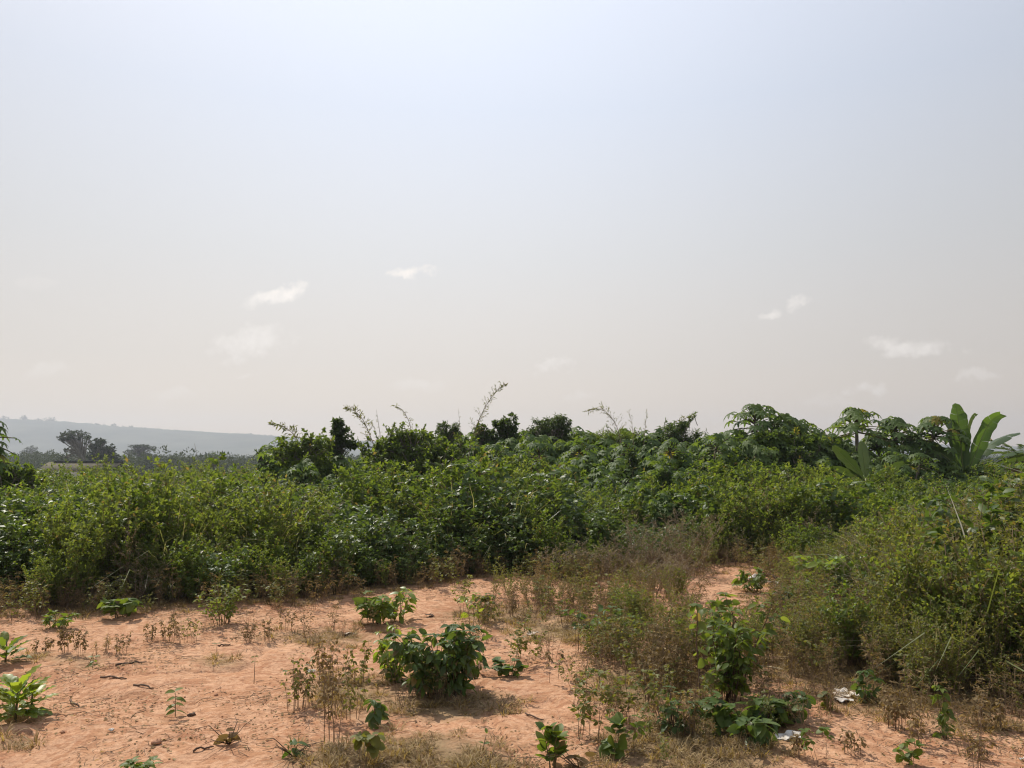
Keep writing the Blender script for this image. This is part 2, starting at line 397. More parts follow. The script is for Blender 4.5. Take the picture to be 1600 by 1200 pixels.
# ------------------------------------------------------------------ far ridge
RP = [(-900, 640), (-400, 648), (0, 656), (100, 660), (180, 667), (250, 672), (330, 677), (400, 681), (480, 686), (560, 690), (700, 692), (900, 690), (1100, 694), (1350, 690), (1560, 698), (1900, 700), (2600, 690)]
YR = 1550.0
rpx = np.linspace(-550, 2150, 420); rtop = np.interp(rpx, [p[0] for p in RP], [p[1] for p in RP])
ks = np.linspace(0, 1, 44); HV = []
for px, py in zip(rpx, rtop):
    w = W(px, py, YR); hx, hz = w[0], w[2]
    for k in ks:
        yy = YR-330*(1-k) if k < .8 else YR-66+(k-.8)/.2*260
        kk = k/.8 if k < .8 else 1
        z = -7+(hz+7)*(ss(0, 1, kk)*.35+.65*kk) if k < .8 else hz-(k-.8)/.2*12
        HV.append((hx*yy/YR, yy, z))
HV = np.array(HV); HV[:, 2] += (fbm(HV[:, 0]*.006, HV[:, 1]*.02, 77)-.5)*6*np.clip((HV[:, 2]+7)/30, 0, 1)+(fbm(HV[:, 0]*.12, HV[:, 1]*.12, 78, 2)-.5)*3.2*np.clip((HV[:, 2]+7)/30, 0, 1)
nk = len(ks); ii = (np.arange(len(rpx)-1)[:, None]*nk+np.arange(nk-1)[None]).ravel()
g = G(); g.add(HV, np.concatenate([np.stack([ii, ii+nk, ii+nk+1], 1), np.stack([ii, ii+nk+1, ii+1], 1)]), .5)
hm = plain('forested_slope', (.030, .045, .030), (.095, .105, .070), .012, .95, .6)
hill = g.obj('hill', [hm]); tag(hill, 'long low wooded ridge fading into haze', None, None, 'structure')

# ------------------------------------------------------------------ scatter prototypes
def P_(seed, mats, fn):
    g = G(); fn(g, rngf(seed)); return g.mesh('plant', mats)
pg = []
for s in range(5): pg.append(P_(10+s, [M['green'], M['stem']], lambda g, r: branchy(g, r, 1.0, 8, .36, 11, .22, 9, .058, TOV, .15, -.15, .004, up=1.3, jit=.5)))
for s in range(3): pg.append(P_(30+s, [M['lime'], M['stem']], lambda g, r: branchy(g, r, 1.0, 9, .34, 11, .20, 9, .048, TD, .15, -.25, .0035, up=1.5, jit=.5)))
for s in range(3): pg.append(P_(50+s, [M['dark'], M['stem']], lambda g, r: branchy(g, r, .9, 6, .5, 9, .30, 8, .085, TOV, .1, .25, .005, jit=.5)))
pcol = protos('weed_plant', pg)
po = []
for s in range(5): po.append(P_(70+s, [M['olive'], M['twig']], lambda g, r: branchy(g, r, 1.0, 8, .42, 10, .22, 8, .046, TD, .10, -.05, .004, up=1.2, jit=.5)))
for s in range(2): po.append(P_(80+s, [M['lime'], M['twig']], lambda g, r: branchy(g, r, .9, 7, .4, 9, .22, 8, .05, TOV, .2, -.1, .004, up=1.2, jit=.5)))
ocol = protos('olive_weed', po)
pd = []
for s in range(4): pd.append(P_(90+s, [M['mauve'], M['twig']], lambda g, r: branchy(g, r, 1.0, 8, .5, 9, .28, 8, .032, TL, .2, -.2, .0035, up=1.0)))
dcol = protos('dry_brush', pd)
pw = []
for s in range(4): pw.append(P_(110+s, [M['brown'], M['twig']], lambda g, r: branchy(g, r, .42, 4, .3, 6, .09, 5, .040, TL, .25, .5, .0022)))
for s in range(2): pw.append(P_(116+s, [M['olive'], M['twig']], lambda g, r: branchy(g, r, .36, 3, .3, 6, .09, 6, .042, TD, .3, .3, .0022)))
pw.append(P_(119, [M['brown'], M['twig']], lambda g, r: branchy(g, r, .34, 7, .5, 4, .12, 2, .025, TL, .25, .1, .002, up=1)))
wcol = protos('dry_weed', pw)
pt = []
for s in range(3): pt.append(P_(130+s, [M['straw'], M['twig']], lambda g, r: tuft(g, r, 46, .085, 1.1, .07, 0, 1.6)))
pt.append(P_(134, [M['brown'], M['twig']], lambda g, r: tuft(g, r, 40, .07, 1.3, .08, 0, 2)))
tcol = protos('grass_tuft', pt)
pb = []
for s in range(3): pb.append(P_(140+s, [M['blade'], M['twig']], lambda g, r: tuft(g, r, 46, 1.25, 1.0, .2, 0, .19)))
bcol = protos('tall_grass', pb)
def crownproto(g, r, mat=0):
    clumps(g, r, [(0, 0, .48, .55, .55, .42), (.35, .1, .33, .42, .4, .3), (-.35, -.1, .36, .42, .4, .3)], 1500, .09, TD, 0, 20, .28)
    g.tube([(0, 0, -.05), (.02, 0, .3), (0, 0, .6)], [.04, .03, .015], 4, 1)
pf = [P_(150+s, [M['far'], M['bark']], crownproto) for s in range(4)]
fcol = protos('far_tree', pf)
# low leaf litter / pebbles
def litter(g, r):
    n = 26; P = np.stack([r.uniform(-.25, .25, n), r.uniform(-.25, .25, n), np.full(n, .006)], 1)
    a = r.uniform(0, 6.28, n); g.leaves(TD, P, np.stack([np.cos(a), np.sin(a), r.normal(0, .15, n)], 1), np.stack([r.normal(0, .3, n), r.normal(0, .3, n), np.ones(n)], 1), r.uniform(.010, .034, n), r.random(n), 0)
    for k in range(7):
        q = r.uniform(-.25, .25, 2); a = r.uniform(0, 6.28); l = r.uniform(.04, .13)
        g.tube([(q[0], q[1], .006), (q[0]+math.cos(a)*l*.5, q[1]+math.sin(a)*l*.5, .012), (q[0]+math.cos(a+.3)*l, q[1]+math.sin(a+.3)*l, .006)], .0018, 3, 1)
lcol = protos('leaf_litter', [P_(160+s, [M['brown'], M['twig']], litter) for s in range(3)])
def pebbles(g, r):
    for k in range(16):
        c = np.array([r.uniform(-.3, .3), r.uniform(-.3, .3), 0]); s = r.uniform(.002, .0065)
        u = np.array([(1, 0, 0), (0, 1, 0), (-1, 0, 0), (0, -1, 0), (0, 0, .8), (0, 0, -.4)])*s*r.uniform(.7, 1.4, (6, 1))
        g.add(c+u, [(0, 1, 4), (1, 2, 4), (2, 3, 4), (3, 0, 4), (1, 0, 5), (2, 1, 5), (3, 2, 5), (0, 3, 5)], .5, 0)
scol = protos('soil_crumb', [P_(170+s, [M['stone']], pebbles) for s in range(3)])

# ------------------------------------------------------------------ scatter placement
r = rngf(1)
def fan(n, y0, y1, k=.80, pw=1.0):
    y = y0+(y1-y0)*r.random(n)**pw; x = r.uniform(-k, k, n)*(y+2); return x, y
def veg_h(x, y, sd):
    d = np.hypot(x, y)
    h = .50+.50*ss(0, 1.4, sd)+.13*ss(10, 17, y)-.03*ss(16, 22, y)-.08*ss(-2, -6, x)*ss(9.5, 13, y)
    right = ss(2.2, 3.6, x)*(1-ss(9, 12, y)); h = h+.38*right*ss(.3, 2.2, sd)
    h = h*(.62+.52*ss(.3, .7, fbm(x*.5, y*.5, 41, 3))+.22*ss(.35, .65, fbm(x*1.5, y*1.5, 43, 2)))
    h = h*(1-.13*ss(-1.5, -3.5, x-.0*y)*ss(8.5, 12, y))*(1-.10*ss(13, 16, y)*(y < 25))
    return h
def tl(n, s=.12): return r.normal(0, s, (n, 2))
def put3(x, y): return np.stack([x, y, gz(x, y)], 1)

DRYP = [(1045, 845, 2.2), (960, 880, 1.3), (900, 905, 1.0), (1010, 905, 1.5), (1240, 790, 1.6), (880, 765, 1.6)]
def dryw(x, y):
    d = np.maximum(y, .5); px = 800+x/(d*CP)*F
    a = np.exp(-((px-1040)/75)**2-((y-11.6)/1.6)**2)+.8*np.exp(-((px-930)/80)**2-((y-10.9)/.6)**2)+.6*np.exp(-((px-1250)/60)**2-((y-16)/1.5)**2)
    a = a+.5*np.exp(-((px-260)/120)**2-((y-24)/4)**2)
    a = a+.16*ss(2.0, 3.0, x)*(d < 10.5)*(fbm(x*.9, d*.9, 33, 2) > .47)
    return np.clip(a, 0, 1)
# green undergrowth
x, y = fan(7600, 6, 24); sd = thick_sd(x, y); x2, y2 = fan(2600, 24, 60, .82); x = np.r_[x, x2]; y = np.r_[y, y2]; sd = np.r_[sd, np.full(len(x2), 5.)]
rightm = ss(1.6, 3.2, x)*(1-ss(10.5, 13, y))
hole = fbm(x*1.1, y*1.1, 55, 3)
keep = (sd > np.where(x < -1, -.08, .08)) & (hole > .36) & (r.random(len(x)) > rightm*.82) & (r.random(len(x)) > dryw(x, y)*.97)
keep &= ~((np.abs(800+x/(y*CP)*F-1290) < 62) & (y > 7.0) & (y < 10.3))
x, y, sd = x[keep], y[keep], sd[keep]; h = veg_h(x, y, sd)*np.where(y > 24, 1.2, 1)*(.62+.62*r.random(len(x)))*(.78+.5*fbm(x*1.7, y*1.7, 58, 2))
kind = fbm(x*.55+7, y*.55, 61, 3)+r.normal(0, .07, len(x))+.10*ss(0, -6, x)*0
idx = np.where(kind > .555, r.integers(5, 8, len(x)), np.where(kind < .41, r.integers(8, 11, len(x)), r.integers(0, 5, len(x))))
cas = ss(-3.2, -1.6, x)*ss(14.2, 16.2, y)*(y < 24); k = r.random(len(x)) > cas*.6; x, y, h, idx, cas = x[k], y[k], h[k], idx[k], cas[k]
h = h*(1+.2*cas)*(1-.16*ss(1270, 1330, 800+x/(y*CP)*F)*ss(9.5, 12, y))
scatter('undergrowth', 'dense green weeds and shrubs filling the middle ground behind the bare soil', 'undergrowth', put3(x, y), r.uniform(0, 6.28, len(x)), tl(len(x)), h, idx, pcol)
# rising bank of broad, palmate leaved plants behind it
def cassava(g, r):
    for k in range(5):
        az = r.uniform(0, 6.28); h = r.uniform(.55, 1); e = np.array([math.cos(az)*.22*r.random(), math.sin(az)*.22*r.random(), h])
        g.tube([(0, 0, -.02), e*np.array([.4, .4, .5]), e], [.014, .011, .006], 4, 1); P = []; D = []; Nn = []
        for i in range(15):
            u = i/15; a = i*2.4; el = R(65-75*u); d = np.array([math.cos(a)*math.cos(el), math.sin(a)*math.cos(el), math.sin(el)]); st = e-np.array([0, 0, .45*h*u]); q = st+d*r.uniform(.07, .15)
            g.tube([st, q], [.003, .002], 3, 1); P.append(q); D.append(d*np.array([1, 1, 0])+np.array([0, 0, -.3-.3*u])); Nn.append(d*.4+np.array([0, 0, 1])+r.normal(0, .2, 3))
        g.leaves(TPALM, P, D, Nn, .135*r.uniform(.7, 1.2, 15), r.random(15), 0)
def bigvine(g, r):
    branchy(g, r, 1.0, 7, .5, 9, .24, 8, .075, TOV, .1, .3, .006, jit=.6)
ccol = protos('cassava_plant', [P_(180+i, [M['papaya'], M['stem']], cassava) for i in range(4)]+[P_(190+i, [M['green'], M['stem']], bigvine) for i in range(2)]+[P_(195+i, [M['dark'], M['stem']], bigvine) for i in range(2)])
x = r.uniform(-6.5, 18, 3300); y = r.uniform(14.2, 24.5, 3300)
pxx = 800+x/(y*CP)*F; top = np.interp(y, [14, 16.5, 19, 21, 23, 25], [1.02, 1.28, 1.60, 1.88, 2.08, 2.15])+.14*ss(1110, 1160, 800+x/(y*CP)*F)*ss(18, 21, y); lump = fbm(x*.55, y*.55, 66, 3); lum2 = fbm(x*1.6, y*1.6, 67, 2)
w = np.maximum(ss(500, 620, pxx), .7*ss(425, 450, pxx)*(y > 18))*(1-.55*ss(1340, 1420, pxx)); k = (r.random(len(x)) < w) & (lum2 > .34)
h = top*(.70+.42*ss(.32, .68, lump)+.12*(lum2-.5))*r.uniform(.8, 1.03, len(x)); lim = 1+.0*x
h = h*(1-.36*ss(1270, 1320, pxx)*(y > 14)*(1-.5*ss(20.5, 21.8, y)*(1-ss(1450, 1480, pxx))))
idx = np.where(lump+r.normal(0, .08, len(x)) > .42, r.integers(0, 4, len(x)), r.integers(4, 8, len(x)))
scatter('broadleaf_undergrowth', 'bank of broad lobed leaves and vines rising between the weeds and the skyline', 'undergrowth', put3(x[k], y[k]), r.uniform(0, 6.28, k.sum()), tl(k.sum(), .08), h[k], idx[k], ccol)
# olive, yellower weeds to the right
x, y = fan(3000, 4.6, 13); k = (x > 1.2); x, y = x[k], y[k]; sd = thick_sd(x, y)
w = ss(1.6, 3.0, x)*(1-ss(11, 13.5, y)); k = (sd > .0) & (r.random(len(x)) < w); x, y, sd = x[k], y[k], sd[k]
px_ = 800+x/(y*CP)*F; k = ~((np.abs(px_-1290) < 62) & (y > 7.0) & (y < 10.3)); x, y, sd = x[k], y[k], sd[k]
h = veg_h(x, y, sd)*r.uniform(.62, 1.15, len(x))
# and in the broken patch left of the track
q = [(985, 1005, 60, 30, 12, .5), (950, 1020, 40, 20, 8, .45), (1120, 1030, 60, 35, 16, .5), (1185, 1020, 30, 25, 8, .45), (860, 930, 90, 18, 16, .4), (1020, 930, 70, 16, 16, .5), (1265, 1000, 40, 50, 26, .5), (1030, 985, 50, 20, 8, .5)]
ex, ey, eh = [], [], []
for cx, cy, rx, ry, n, hh in q:
    for _ in range(n):
        a, b = r.uniform(0, 6.28), math.sqrt(r.random()); p_ = gp(cx+math.cos(a)*b*rx, cy+math.sin(a)*b*ry+0); ex.append(p_[0]); ey.append(p_[1]); eh.append(hh*r.uniform(.5, 1.0))
x = np.r_[x, ex]; y = np.r_[y, ey]; h = np.r_[h, eh]
scatter('olive_undergrowth', 'yellowish olive weeds thick on the right and in patches beside the track', 'weeds', put3(x, y), r.uniform(0, 6.28, len(x)), tl(len(x)), h, r.integers(0, 7, len(x)), ocol)
# dry brush
x, y = fan(5200, 8, 30); sd = thick_sd(x, y); w = dryw(x, y); k = (sd > -.3) & (r.random(len(x)) < w*.8+.07); x, y, sd = x[k], y[k], np.maximum(sd[k], 0)
scatter('dry_brush', 'grey brown dry seed heads and twigs among the green weeds', 'dry brush', put3(x, y), r.uniform(0, 6.28, len(x)), tl(len(x)), veg_h(x, y, sd)*r.uniform(.85, 1.15, len(x)), r.integers(0, 4, len(x)), dcol)
# dry weeds on the margin and in the patches
x, y = fan(16000, 4.2, 13); sd = thick_sd(x, y); g_ = grass_w(x, y)
w = np.exp(-(np.clip(-sd, 0, 9)/.38)**2)*(sd < .5)*.50*(.7+.3*ss(-2.5, 0, x))+np.clip(g_-.25, 0, 1)*.16*(y > 4.8)+.004+.022*ss(-1.2, -.2, x)
w = w+.50*np.exp(-((x-1.15)/.6)**2-((y-6.9)/1.3)**2)+.35*np.exp(-((x-.9)/1.3)**2-((y-9.0)/.7)**2)
w *= (1-.85*(x < -.95)*(y < 7.4))
w *= (.35+1.3*(fbm(x*1.6, y*1.6, 71, 3) > .48))
k = (r.random(len(x)) < w) & (sd < .8); x, y = x[k], y[k]
def track(x, y):
    px = 800+x/(y*CP)*F; return np.exp(-((px-1160)/62)**4-((y-9.4)/1.5)**4)
k = r.random(len(x)) > track(x, y)*.95; x, y = x[k], y[k]
scatter('dry_weeds', 'thin brown dying weeds along the edge of the thicket and in patches on the soil', 'dry weeds', put3(x, y), r.uniform(0, 6.28, len(x)), tl(len(x), .15), r.uniform(.4, 1.15, len(x)), r.integers(0, 7, len(x)), wcol)
# short dry grass
x, y = fan(42000, 3.6, 12.5, .8); g_ = grass_w(x, y)+.55*np.exp(-(thick_sd(x, y)/.55)**2); nzz = fbm(x*2.3, y*2.3, 81, 3)
k = r.random(len(x)) < np.clip(g_*1.5*(nzz+.15)-.12, 0, 1)*.62; x, y = x[k], y[k]
scatter('dry_grass', 'short withered straw coloured grass in patches on the soil', 'grass', put3(x, y), r.uniform(0, 6.28, len(x)), tl(len(x), .1), r.uniform(.45, 1.1, len(x)), r.integers(0, 4, len(x)), tcol)
# arching tall grass in the thicket
x, y = fan(4200, 5.5, 22); sd = thick_sd(x, y); k = (sd > .2) & (fbm(x*.6+3, y*.6, 91, 3) > .45) & (r.random(len(x)) < .8*(1-.93*ss(-.5, 1.5, x))); x, y, sd = x[k], y[k], sd[k]
scatter('tall_grass', 'arching tall grass blades rising among the weeds', 'grass', put3(x, y), r.uniform(0, 6.28, len(x)), tl(len(x)), veg_h(x, y, sd)*r.uniform(.85, 1.12, len(x)), r.integers(0, 3, len(x)), bcol)
# litter + crumbs
x, y = fan(3600, 3.4, 12, .8); k = r.random(len(x)) < .05+.35*(fbm(x*.9, y*.9, 49, 3) > .56)+.6*grass_w(x, y)+.5*np.exp(-np.abs(thick_sd(x, y))); x, y = x[k], y[k]
scatter('leaf_litter', 'fallen dry leaves and twigs strewn over the soil', 'leaf litter', put3(x, y), r.uniform(0, 6.28, len(x)), tl(len(x), .03), r.uniform(.7, 1.2, len(x)), r.integers(0, 3, len(x)), lcol)
x, y = fan(2400, 3.4, 12, .8); k = (fbm(x*1.1, y*1.1, 47, 3) > .47) & (r.random(len(x)) < .75); x, y = x[k], y[k]
scatter('soil_crumbs', 'small red crumbs and pebbles of laterite on the soil', 'pebbles', put3(x, y), r.uniform(0, 6.28, len(x)), tl(len(x), .03), r.uniform(.6, 1.4, len(x)), r.integers(0, 3, len(x)), scol)
# distant scrub and woodland
x, y = fan(2200, 55, 170, .8); z = put3(x, y)
kk = ~((np.abs(x/y+.56) < .06) & (y < 84)); x, y, z = x[kk], y[kk], z[kk]
scatter('distant_scrub', 'scrub in the hollow beyond the thicket', 'scrub', z, r.uniform(0, 6.28, len(x)), tl(len(x), .05), r.uniform(.9, 1.8, len(x))*(1+.5*ss(0, 30, x)), r.integers(0, 4, len(x)), fcol)
x, y = fan(9500, 170, 1280, .85, 1.15); z = put3(x, y)
scatter('far_woodland', 'low woodland fading into haze at the foot of the ridge', 'woodland', z, r.uniform(0, 6.28, len(x)), tl(len(x), .05), 3.2+6.5*r.random(len(x))**2, r.integers(0, 4, len(x)), fcol)
px = r.uniform(-300, 1750, 650); d_ = np.interp(px, [p[0] for p in RP], [p[1] for p in RP])
Z = np.array([W(a, b, YR) for a, b in zip(px, d_)]); Z[:, 1] += r.uniform(-30, 5, len(Z)); Z[:, 2] -= 4.5
scatter('ridge_woodland', 'trees lining the top of the hazy ridge', 'woodland', Z, r.uniform(0, 6.28, len(Z)), tl(len(Z), .05), r.uniform(4, 9, len(Z)), r.integers(0, 4, len(Z)), fcol)

# ------------------------------------------------------------------ individual plants on the bare ground
def base(px, py):
    p = gp(px, py); p[2] = float(gz(p[0], p[1])); return p
def plant(px, py, hpx, name, label, cat, leafm, stemm, seed, group=None, **kw):
    """px,py: foot of the plant; hpx: its height in the picture"""
    p = base(px, py); h = hpx/F*math.hypot(p[1], CAMH)
    root = empty(name, p, label, cat, group); gl, gs = G(), G(); rg = rngf(seed)
    fn = kw.pop('fn', branchy); fn(gl, rg, h, gs=gs, **kw)
    gs.obj('stem', [M[stemm], M[stemm]], root); gl.obj('foliage', [M[leafm], M[leafm]], root)
    return root
plant(690, 1083, 98, 'broadleaf_shrub', 'largest dark green broad leaved shrub on the open soil, with shiny leaves', 'shrub', 'dark', 'stem', 217, nst=20, lean=.55, nbr=8, brl=.14, lpb=5, leaf=.09, tm=TBIG, leafy=.12, hang=.6, sr=.006, base=.2, up=.5)
plant(618, 1064, 76, 'broadleaf_shrub', 'yellow green broad leaved shrub just left of the largest dark shrub', 'shrub', 'bright', 'stem', 202, nst=10, lean=.5, nbr=6, brl=.09, lpb=4, leaf=.068, tm=TBIG, leafy=.2, hang=.8, sr=.005, base=.1, up=.3)
plant(650, 1070, 34, 'broadleaf_shrub', 'small dark shrub squeezed between the yellow green and the largest shrub', 'shrub', 'dark', 'stem', 203, nst=6, lean=.9, nbr=3, brl=.1, lpb=4, leaf=.09, tm=TBIG, leafy=.2, hang=.6, sr=.004, base=.1)
plant(590, 972, 46, 'broadleaf_shrub', 'small glossy shrub at the edge of the weeds behind the yellow green shrub', 'shrub', 'green', 'stem', 204, nst=8, lean=.7, nbr=4, brl=.12, lpb=4, leaf=.12, tm=TBIG, leafy=.2, hang=.4, base=.12)
plant(622, 968, 48, 'broadleaf_shrub', 'dark small shrub with yellow top leaves at the edge of the weeds', 'shrub', 'bright', 'stem', 205, nst=6, lean=.7, nbr=4, brl=.12, lpb=3, leaf=.11, tm=TBIG, leafy=.2, hang=.5, base=.12)
plant(797, 1052, 26, 'creeping_plant', 'low plant with rounded dark leaves spread flat right of the largest shrub', 'plant', 'dark', 'stem', 206, nst=7, lean=1.5, nbr=3, brl=.08, lpb=2, leaf=.085, tm=TROUND, leafy=.3, hang=.3, base=.05)
plant(742, 1060, 40, 'broadleaf_shrub', 'trailing shoot with hanging leaves on the right side of the largest shrub', 'shrub', 'dark', 'stem', 207, nst=2, lean=.9, nbr=3, brl=.08, lpb=3, leaf=.11, tm=TBIG, leafy=.5, hang=1.4, base=.03)
def rosette(g, rng, h, gs=None, n=16, leaf=.2, m=0):
    P = []; D = []; Nn = []; S = []; T = []
    for i in range(n):
        az = i*2.4+rng.uniform(-.3, .3); u = i/n; z = h*(.08+.6*u)*rng.uniform(.8, 1.1); e = .15+1.1*u+rng.normal(0, .15)
        d = nrm([math.cos(az), math.sin(az), e]); p0 = np.array([math.cos(az)*.03, math.sin(az)*.03, z])
        P.append(p0); D.append(d); Nn.append([-math.cos(az)*e, -math.sin(az)*e, 1]); S.append(leaf*rng.uniform(.75, 1.1)); T.append(.2+.7*u*rng.random())
    g.leaves(TOBL, P, D, Nn, S, T, m); gs.tube([(0, 0, -.01), (.005, 0, h*.4), (0, .005, h*.75)], [.009, .007, .004], 5, 1)
plant(24, 1120, 78, 'oblong_leaf_plant', 'lush plant with long scalloped upright leaves at the left edge of the soil', 'plant', 'bright', 'stem', 210, fn=rosette, n=46, leaf=.15)
plant(48, 1112, 50, 'oblong_leaf_plant', 'shorter shoot growing against the lush scalloped plant at left', 'plant', 'bright', 'stem', 211, fn=rosette, n=12, leaf=.13)
plant(8, 1036, 40, 'oblong_leaf_plant', 'dark scalloped leaf plant behind the lush one at the left edge', 'plant', 'green', 'stem', 212, fn=rosette, n=16, leaf=.18)
def seedling(g, rng, h, gs=None, pairs=3, leaf=.06, tm=TBIG, hang=.2, first=.35):
    top = np.array([rng.normal(0, .08)*h, rng.normal(0, .05)*h, h*.9]); t = np.linspace(0, 1, 5)
    path = np.stack([top[0]*t**1.5, top[1]*t, top[2]*t-.01], 1); gs.tube(path, np.linspace(.0035, .0018, 5), 4, 1)
    P = []; D = []; Nn = []; S = []; T = []
    for i in range(pairs):
        u = first+(1-first)*i/max(1, pairs-1); p0 = np.array([top[0]*u**1.5, top[1]*u, top[2]*u]); a = rng.uniform(-.5, .5)+(i % 2)*1.2
        for sg in (0, math.pi):
            e = (.5 if i == pairs-1 else .05)-hang
            P.append(p0); D.append([math.cos(a+sg), math.sin(a+sg), e]); Nn.append([rng.normal(0, .25), -.25+rng.normal(0, .2), 1]); S.append(leaf*rng.uniform(.75, 1.15)); T.append(.2+.6*u*rng.random())
    g.leaves(tm, P, D, Nn, S, T, 0)
plant(274, 1114, 38, 'seedling', 'lone seedling with pale top leaves in the middle of the bare left soil', 'seedling', 'green', 'stem', 220, fn=seedling, pairs=4, leaf=.075, first=.2)
plant(145, 1037, 18, 'seedling', 'tiny pale sprout behind the bare left soil near the dark stick', 'seedling', 'green', 'stem', 221, fn=seedling, pairs=3, leaf=.06)
plant(397, 1062, 42, 'seedling', 'thin bare seedling with a few leaves at its tip on the left soil', 'seedling', 'olive', 'twig', 222, fn=seedling, pairs=2, leaf=.035, first=.85)
plant(339, 1016, 18, 'seedling', 'single stalk with one round leaf standing beside a short stick', 'seedling', 'dark', 'twig', 223, fn=seedling, pairs=1, leaf=.04, tm=TROUND, first=.9)
plant(215, 1205, 26, 'creeping_plant', 'grey green low plant at the bottom edge of the left soil', 'plant', 'green', 'stem', 224, nst=6, lean=1.0, nbr=3, brl=.06, lpb=3, leaf=.065, tm=TBIG, hang=.3, base=.05)
plant(568, 1196, 50, 'seedling', 'thin stem with a head of olive leaves standing in the dry grass at the bottom', 'seedling', 'olive', 'twig', 225, nst=3, lean=.35, nbr=2, brl=.09, lpb=4, leaf=.07, tm=TROUND, leafy=.75, hang=.6, sr=.0025)
plant(592, 1127, 40, 'seedling', 'dark leafed seedling with one bright leaf on top, below the yellow green shrub', 'seedling', 'dark', 'twig', 226, nst=2, lean=.2, nbr=4, brl=.05, lpb=3, leaf=.085, tm=TBIG, leafy=.3, hang=.9)
plant(755, 1168, 24, 'seedling', 'tiny green leaved sprig in the dry grass, alone', 'seedling', 'green', 'twig', 227, fn=seedling, pairs=2, leaf=.045, hang=-.4)
plant(861, 1066, 48, 'seedling', 'thin upright weed on open soil, left one of a close pair', 'seedling', 'brown', 'twig', 228, nst=1, lean=.15, nbr=5, brl=.03, lpb=3, leaf=.04, tm=TOV, leafy=.55, hang=.8, sr=.002)
plant(872, 1061, 44, 'seedling', 'thin upright weed on open soil, right one of a close pair', 'seedling', 'brown', 'twig', 229, nst=1, lean=.15, nbr=5, brl=.03, lpb=3, leaf=.04, tm=TOV, leafy=.6, hang=.6, sr=.002)
plant(897, 1081, 32, 'dry_weed', 'short dry weed in front of the thin upright pair', 'weed', 'brown', 'twig', 230, nst=2, lean=.3, nbr=4, brl=.04, lpb=3, leaf=.035, tm=TOV, leafy=.3, hang=.8, sr=.002)
plant(915, 1118, 32, 'dry_tuft', 'small dead brown tuft alone on the open soil', 'dry tuft', 'brown', 'twig', 231, nst=12, lean=.8, nbr=1, brl=.03, lpb=1, leaf=.02, tm=TL, sr=.002)
plant(864, 1196, 56, 'round_leaf_plant', 'plant with big rounded leaves at the bottom centre of the soil', 'plant', 'green', 'stem', 232, nst=6, lean=.28, nbr=2, brl=.05, lpb=3, leaf=.085, tm=TROUND, leafy=.15, hang=-.5, sr=.004, base=.03)
plant(963, 1178, 44, 'round_leaf_plant', 'small plant with upright rounded leaves at the corner of the dry grass', 'plant', 'green', 'stem', 233, nst=3, lean=.25, nbr=2, brl=.04, lpb=3, leaf=.095, tm=TROUND, leafy=.2, hang=.1, sr=.003, base=.02)
plant(990, 1180, 60, 'seedling', 'spindly weed rising right of the small round leaved plant', 'seedling', 'green', 'twig', 234, nst=2, lean=.2, nbr=3, brl=.07, lpb=3, leaf=.05, tm=TBIG, leafy=.7, hang=.5, sr=.002)
plant(1095, 1110, 150, 'tall_sapling', 'tall thin sapling with a few yellow leaves standing over the dry scrub', 'sapling', 'lime', 'darkwood', 235, nst=1, lean=.1, nbr=7, brl=.12, lpb=3, leaf=.075, tm=TROUND, leafy=.3, hang=.8, sr=.007, sides=5)
plant(1142, 1098, 135, 'leafy_bush', 'tallest leafy bush in the scrub patch, dark below and yellow green on top', 'bush', 'green', 'darkwood', 236, nst=13, lean=.30, nbr=9, brl=.16, lpb=6, leaf=.07, tm=TBIG, leafy=.15, hang=.6, sr=.006, base=.07)
plant(1150, 1075, 130, 'leafy_bush', 'bright yellow green bush top rising behind the tallest dark bush', 'bush', 'lime', 'darkwood', 237, nst=5, lean=.40, nbr=6, brl=.18, lpb=5, leaf=.085, tm=TBIG, leafy=.5, hang=.4, sr=.006, base=.07)
plant(1165, 1146, 50, 'broadleaf_shrub', 'low grey green broad leaved shrub at the foot of the tall leafy bush', 'shrub', 'dark', 'darkwood', 238, nst=11, lean=1.0, nbr=4, brl=.11, lpb=4, leaf=.10, tm=TBIG, leafy=.15, hang=.4, base=.14, up=.3)
plant(1197, 1138, 40, 'broadleaf_shrub', 'right half of the low shrubs below the tall bush, with curled leaves', 'shrub', 'green', 'darkwood', 239, nst=7, lean=.9, nbr=3, brl=.1, lpb=4, leaf=.085, tm=TBIG, leafy=.2, hang=.5, base=.1)
plant(1236, 1132, 46, 'broadleaf_shrub', 'small separate shrub with hanging leaves right of the low shrubs', 'shrub', 'dark', 'darkwood', 240, nst=5, lean=.6, nbr=3, brl=.07, lpb=3, leaf=.09, tm=TROUND, leafy=.25, hang=.9, base=.05)
plant(1050, 1140, 60, 'broadleaf_shrub', 'dark little shrub sunk in the brown dry grass below the sapling', 'shrub', 'dark', 'darkwood', 241, nst=8, lean=.8, nbr=4, brl=.08, lpb=4, leaf=.065, tm=TBIG, leafy=.15, hang=.4, base=.08)
plant(1283, 1200, 52, 'seedling', 'forked seedling with small heart shaped leaves near the lower white scrap', 'seedling', 'green', 'twig', 242, nst=3, lean=.35, nbr=2, brl=.05, lpb=3, leaf=.05, tm=TROUND, leafy=.7, hang=.5, sr=.002)
plant(1483, 1157, 74, 'leafy_stalk', 'single upright leafy stalk standing on the soil at lower right', 'plant', 'green', 'stem', 243, nst=2, lean=.08, nbr=9, brl=.05, lpb=3, leaf=.06, tm=TBIG, leafy=.08, hang=.8, sr=.004)
plant(1421, 1200, 30, 'seedling', 'low leafy sprout at the bottom edge on the right soil', 'seedling', 'green', 'stem', 244, nst=3, lean=.4, nbr=3, brl=.04, lpb=3, leaf=.05, tm=TROUND, hang=.2, sr=.002)
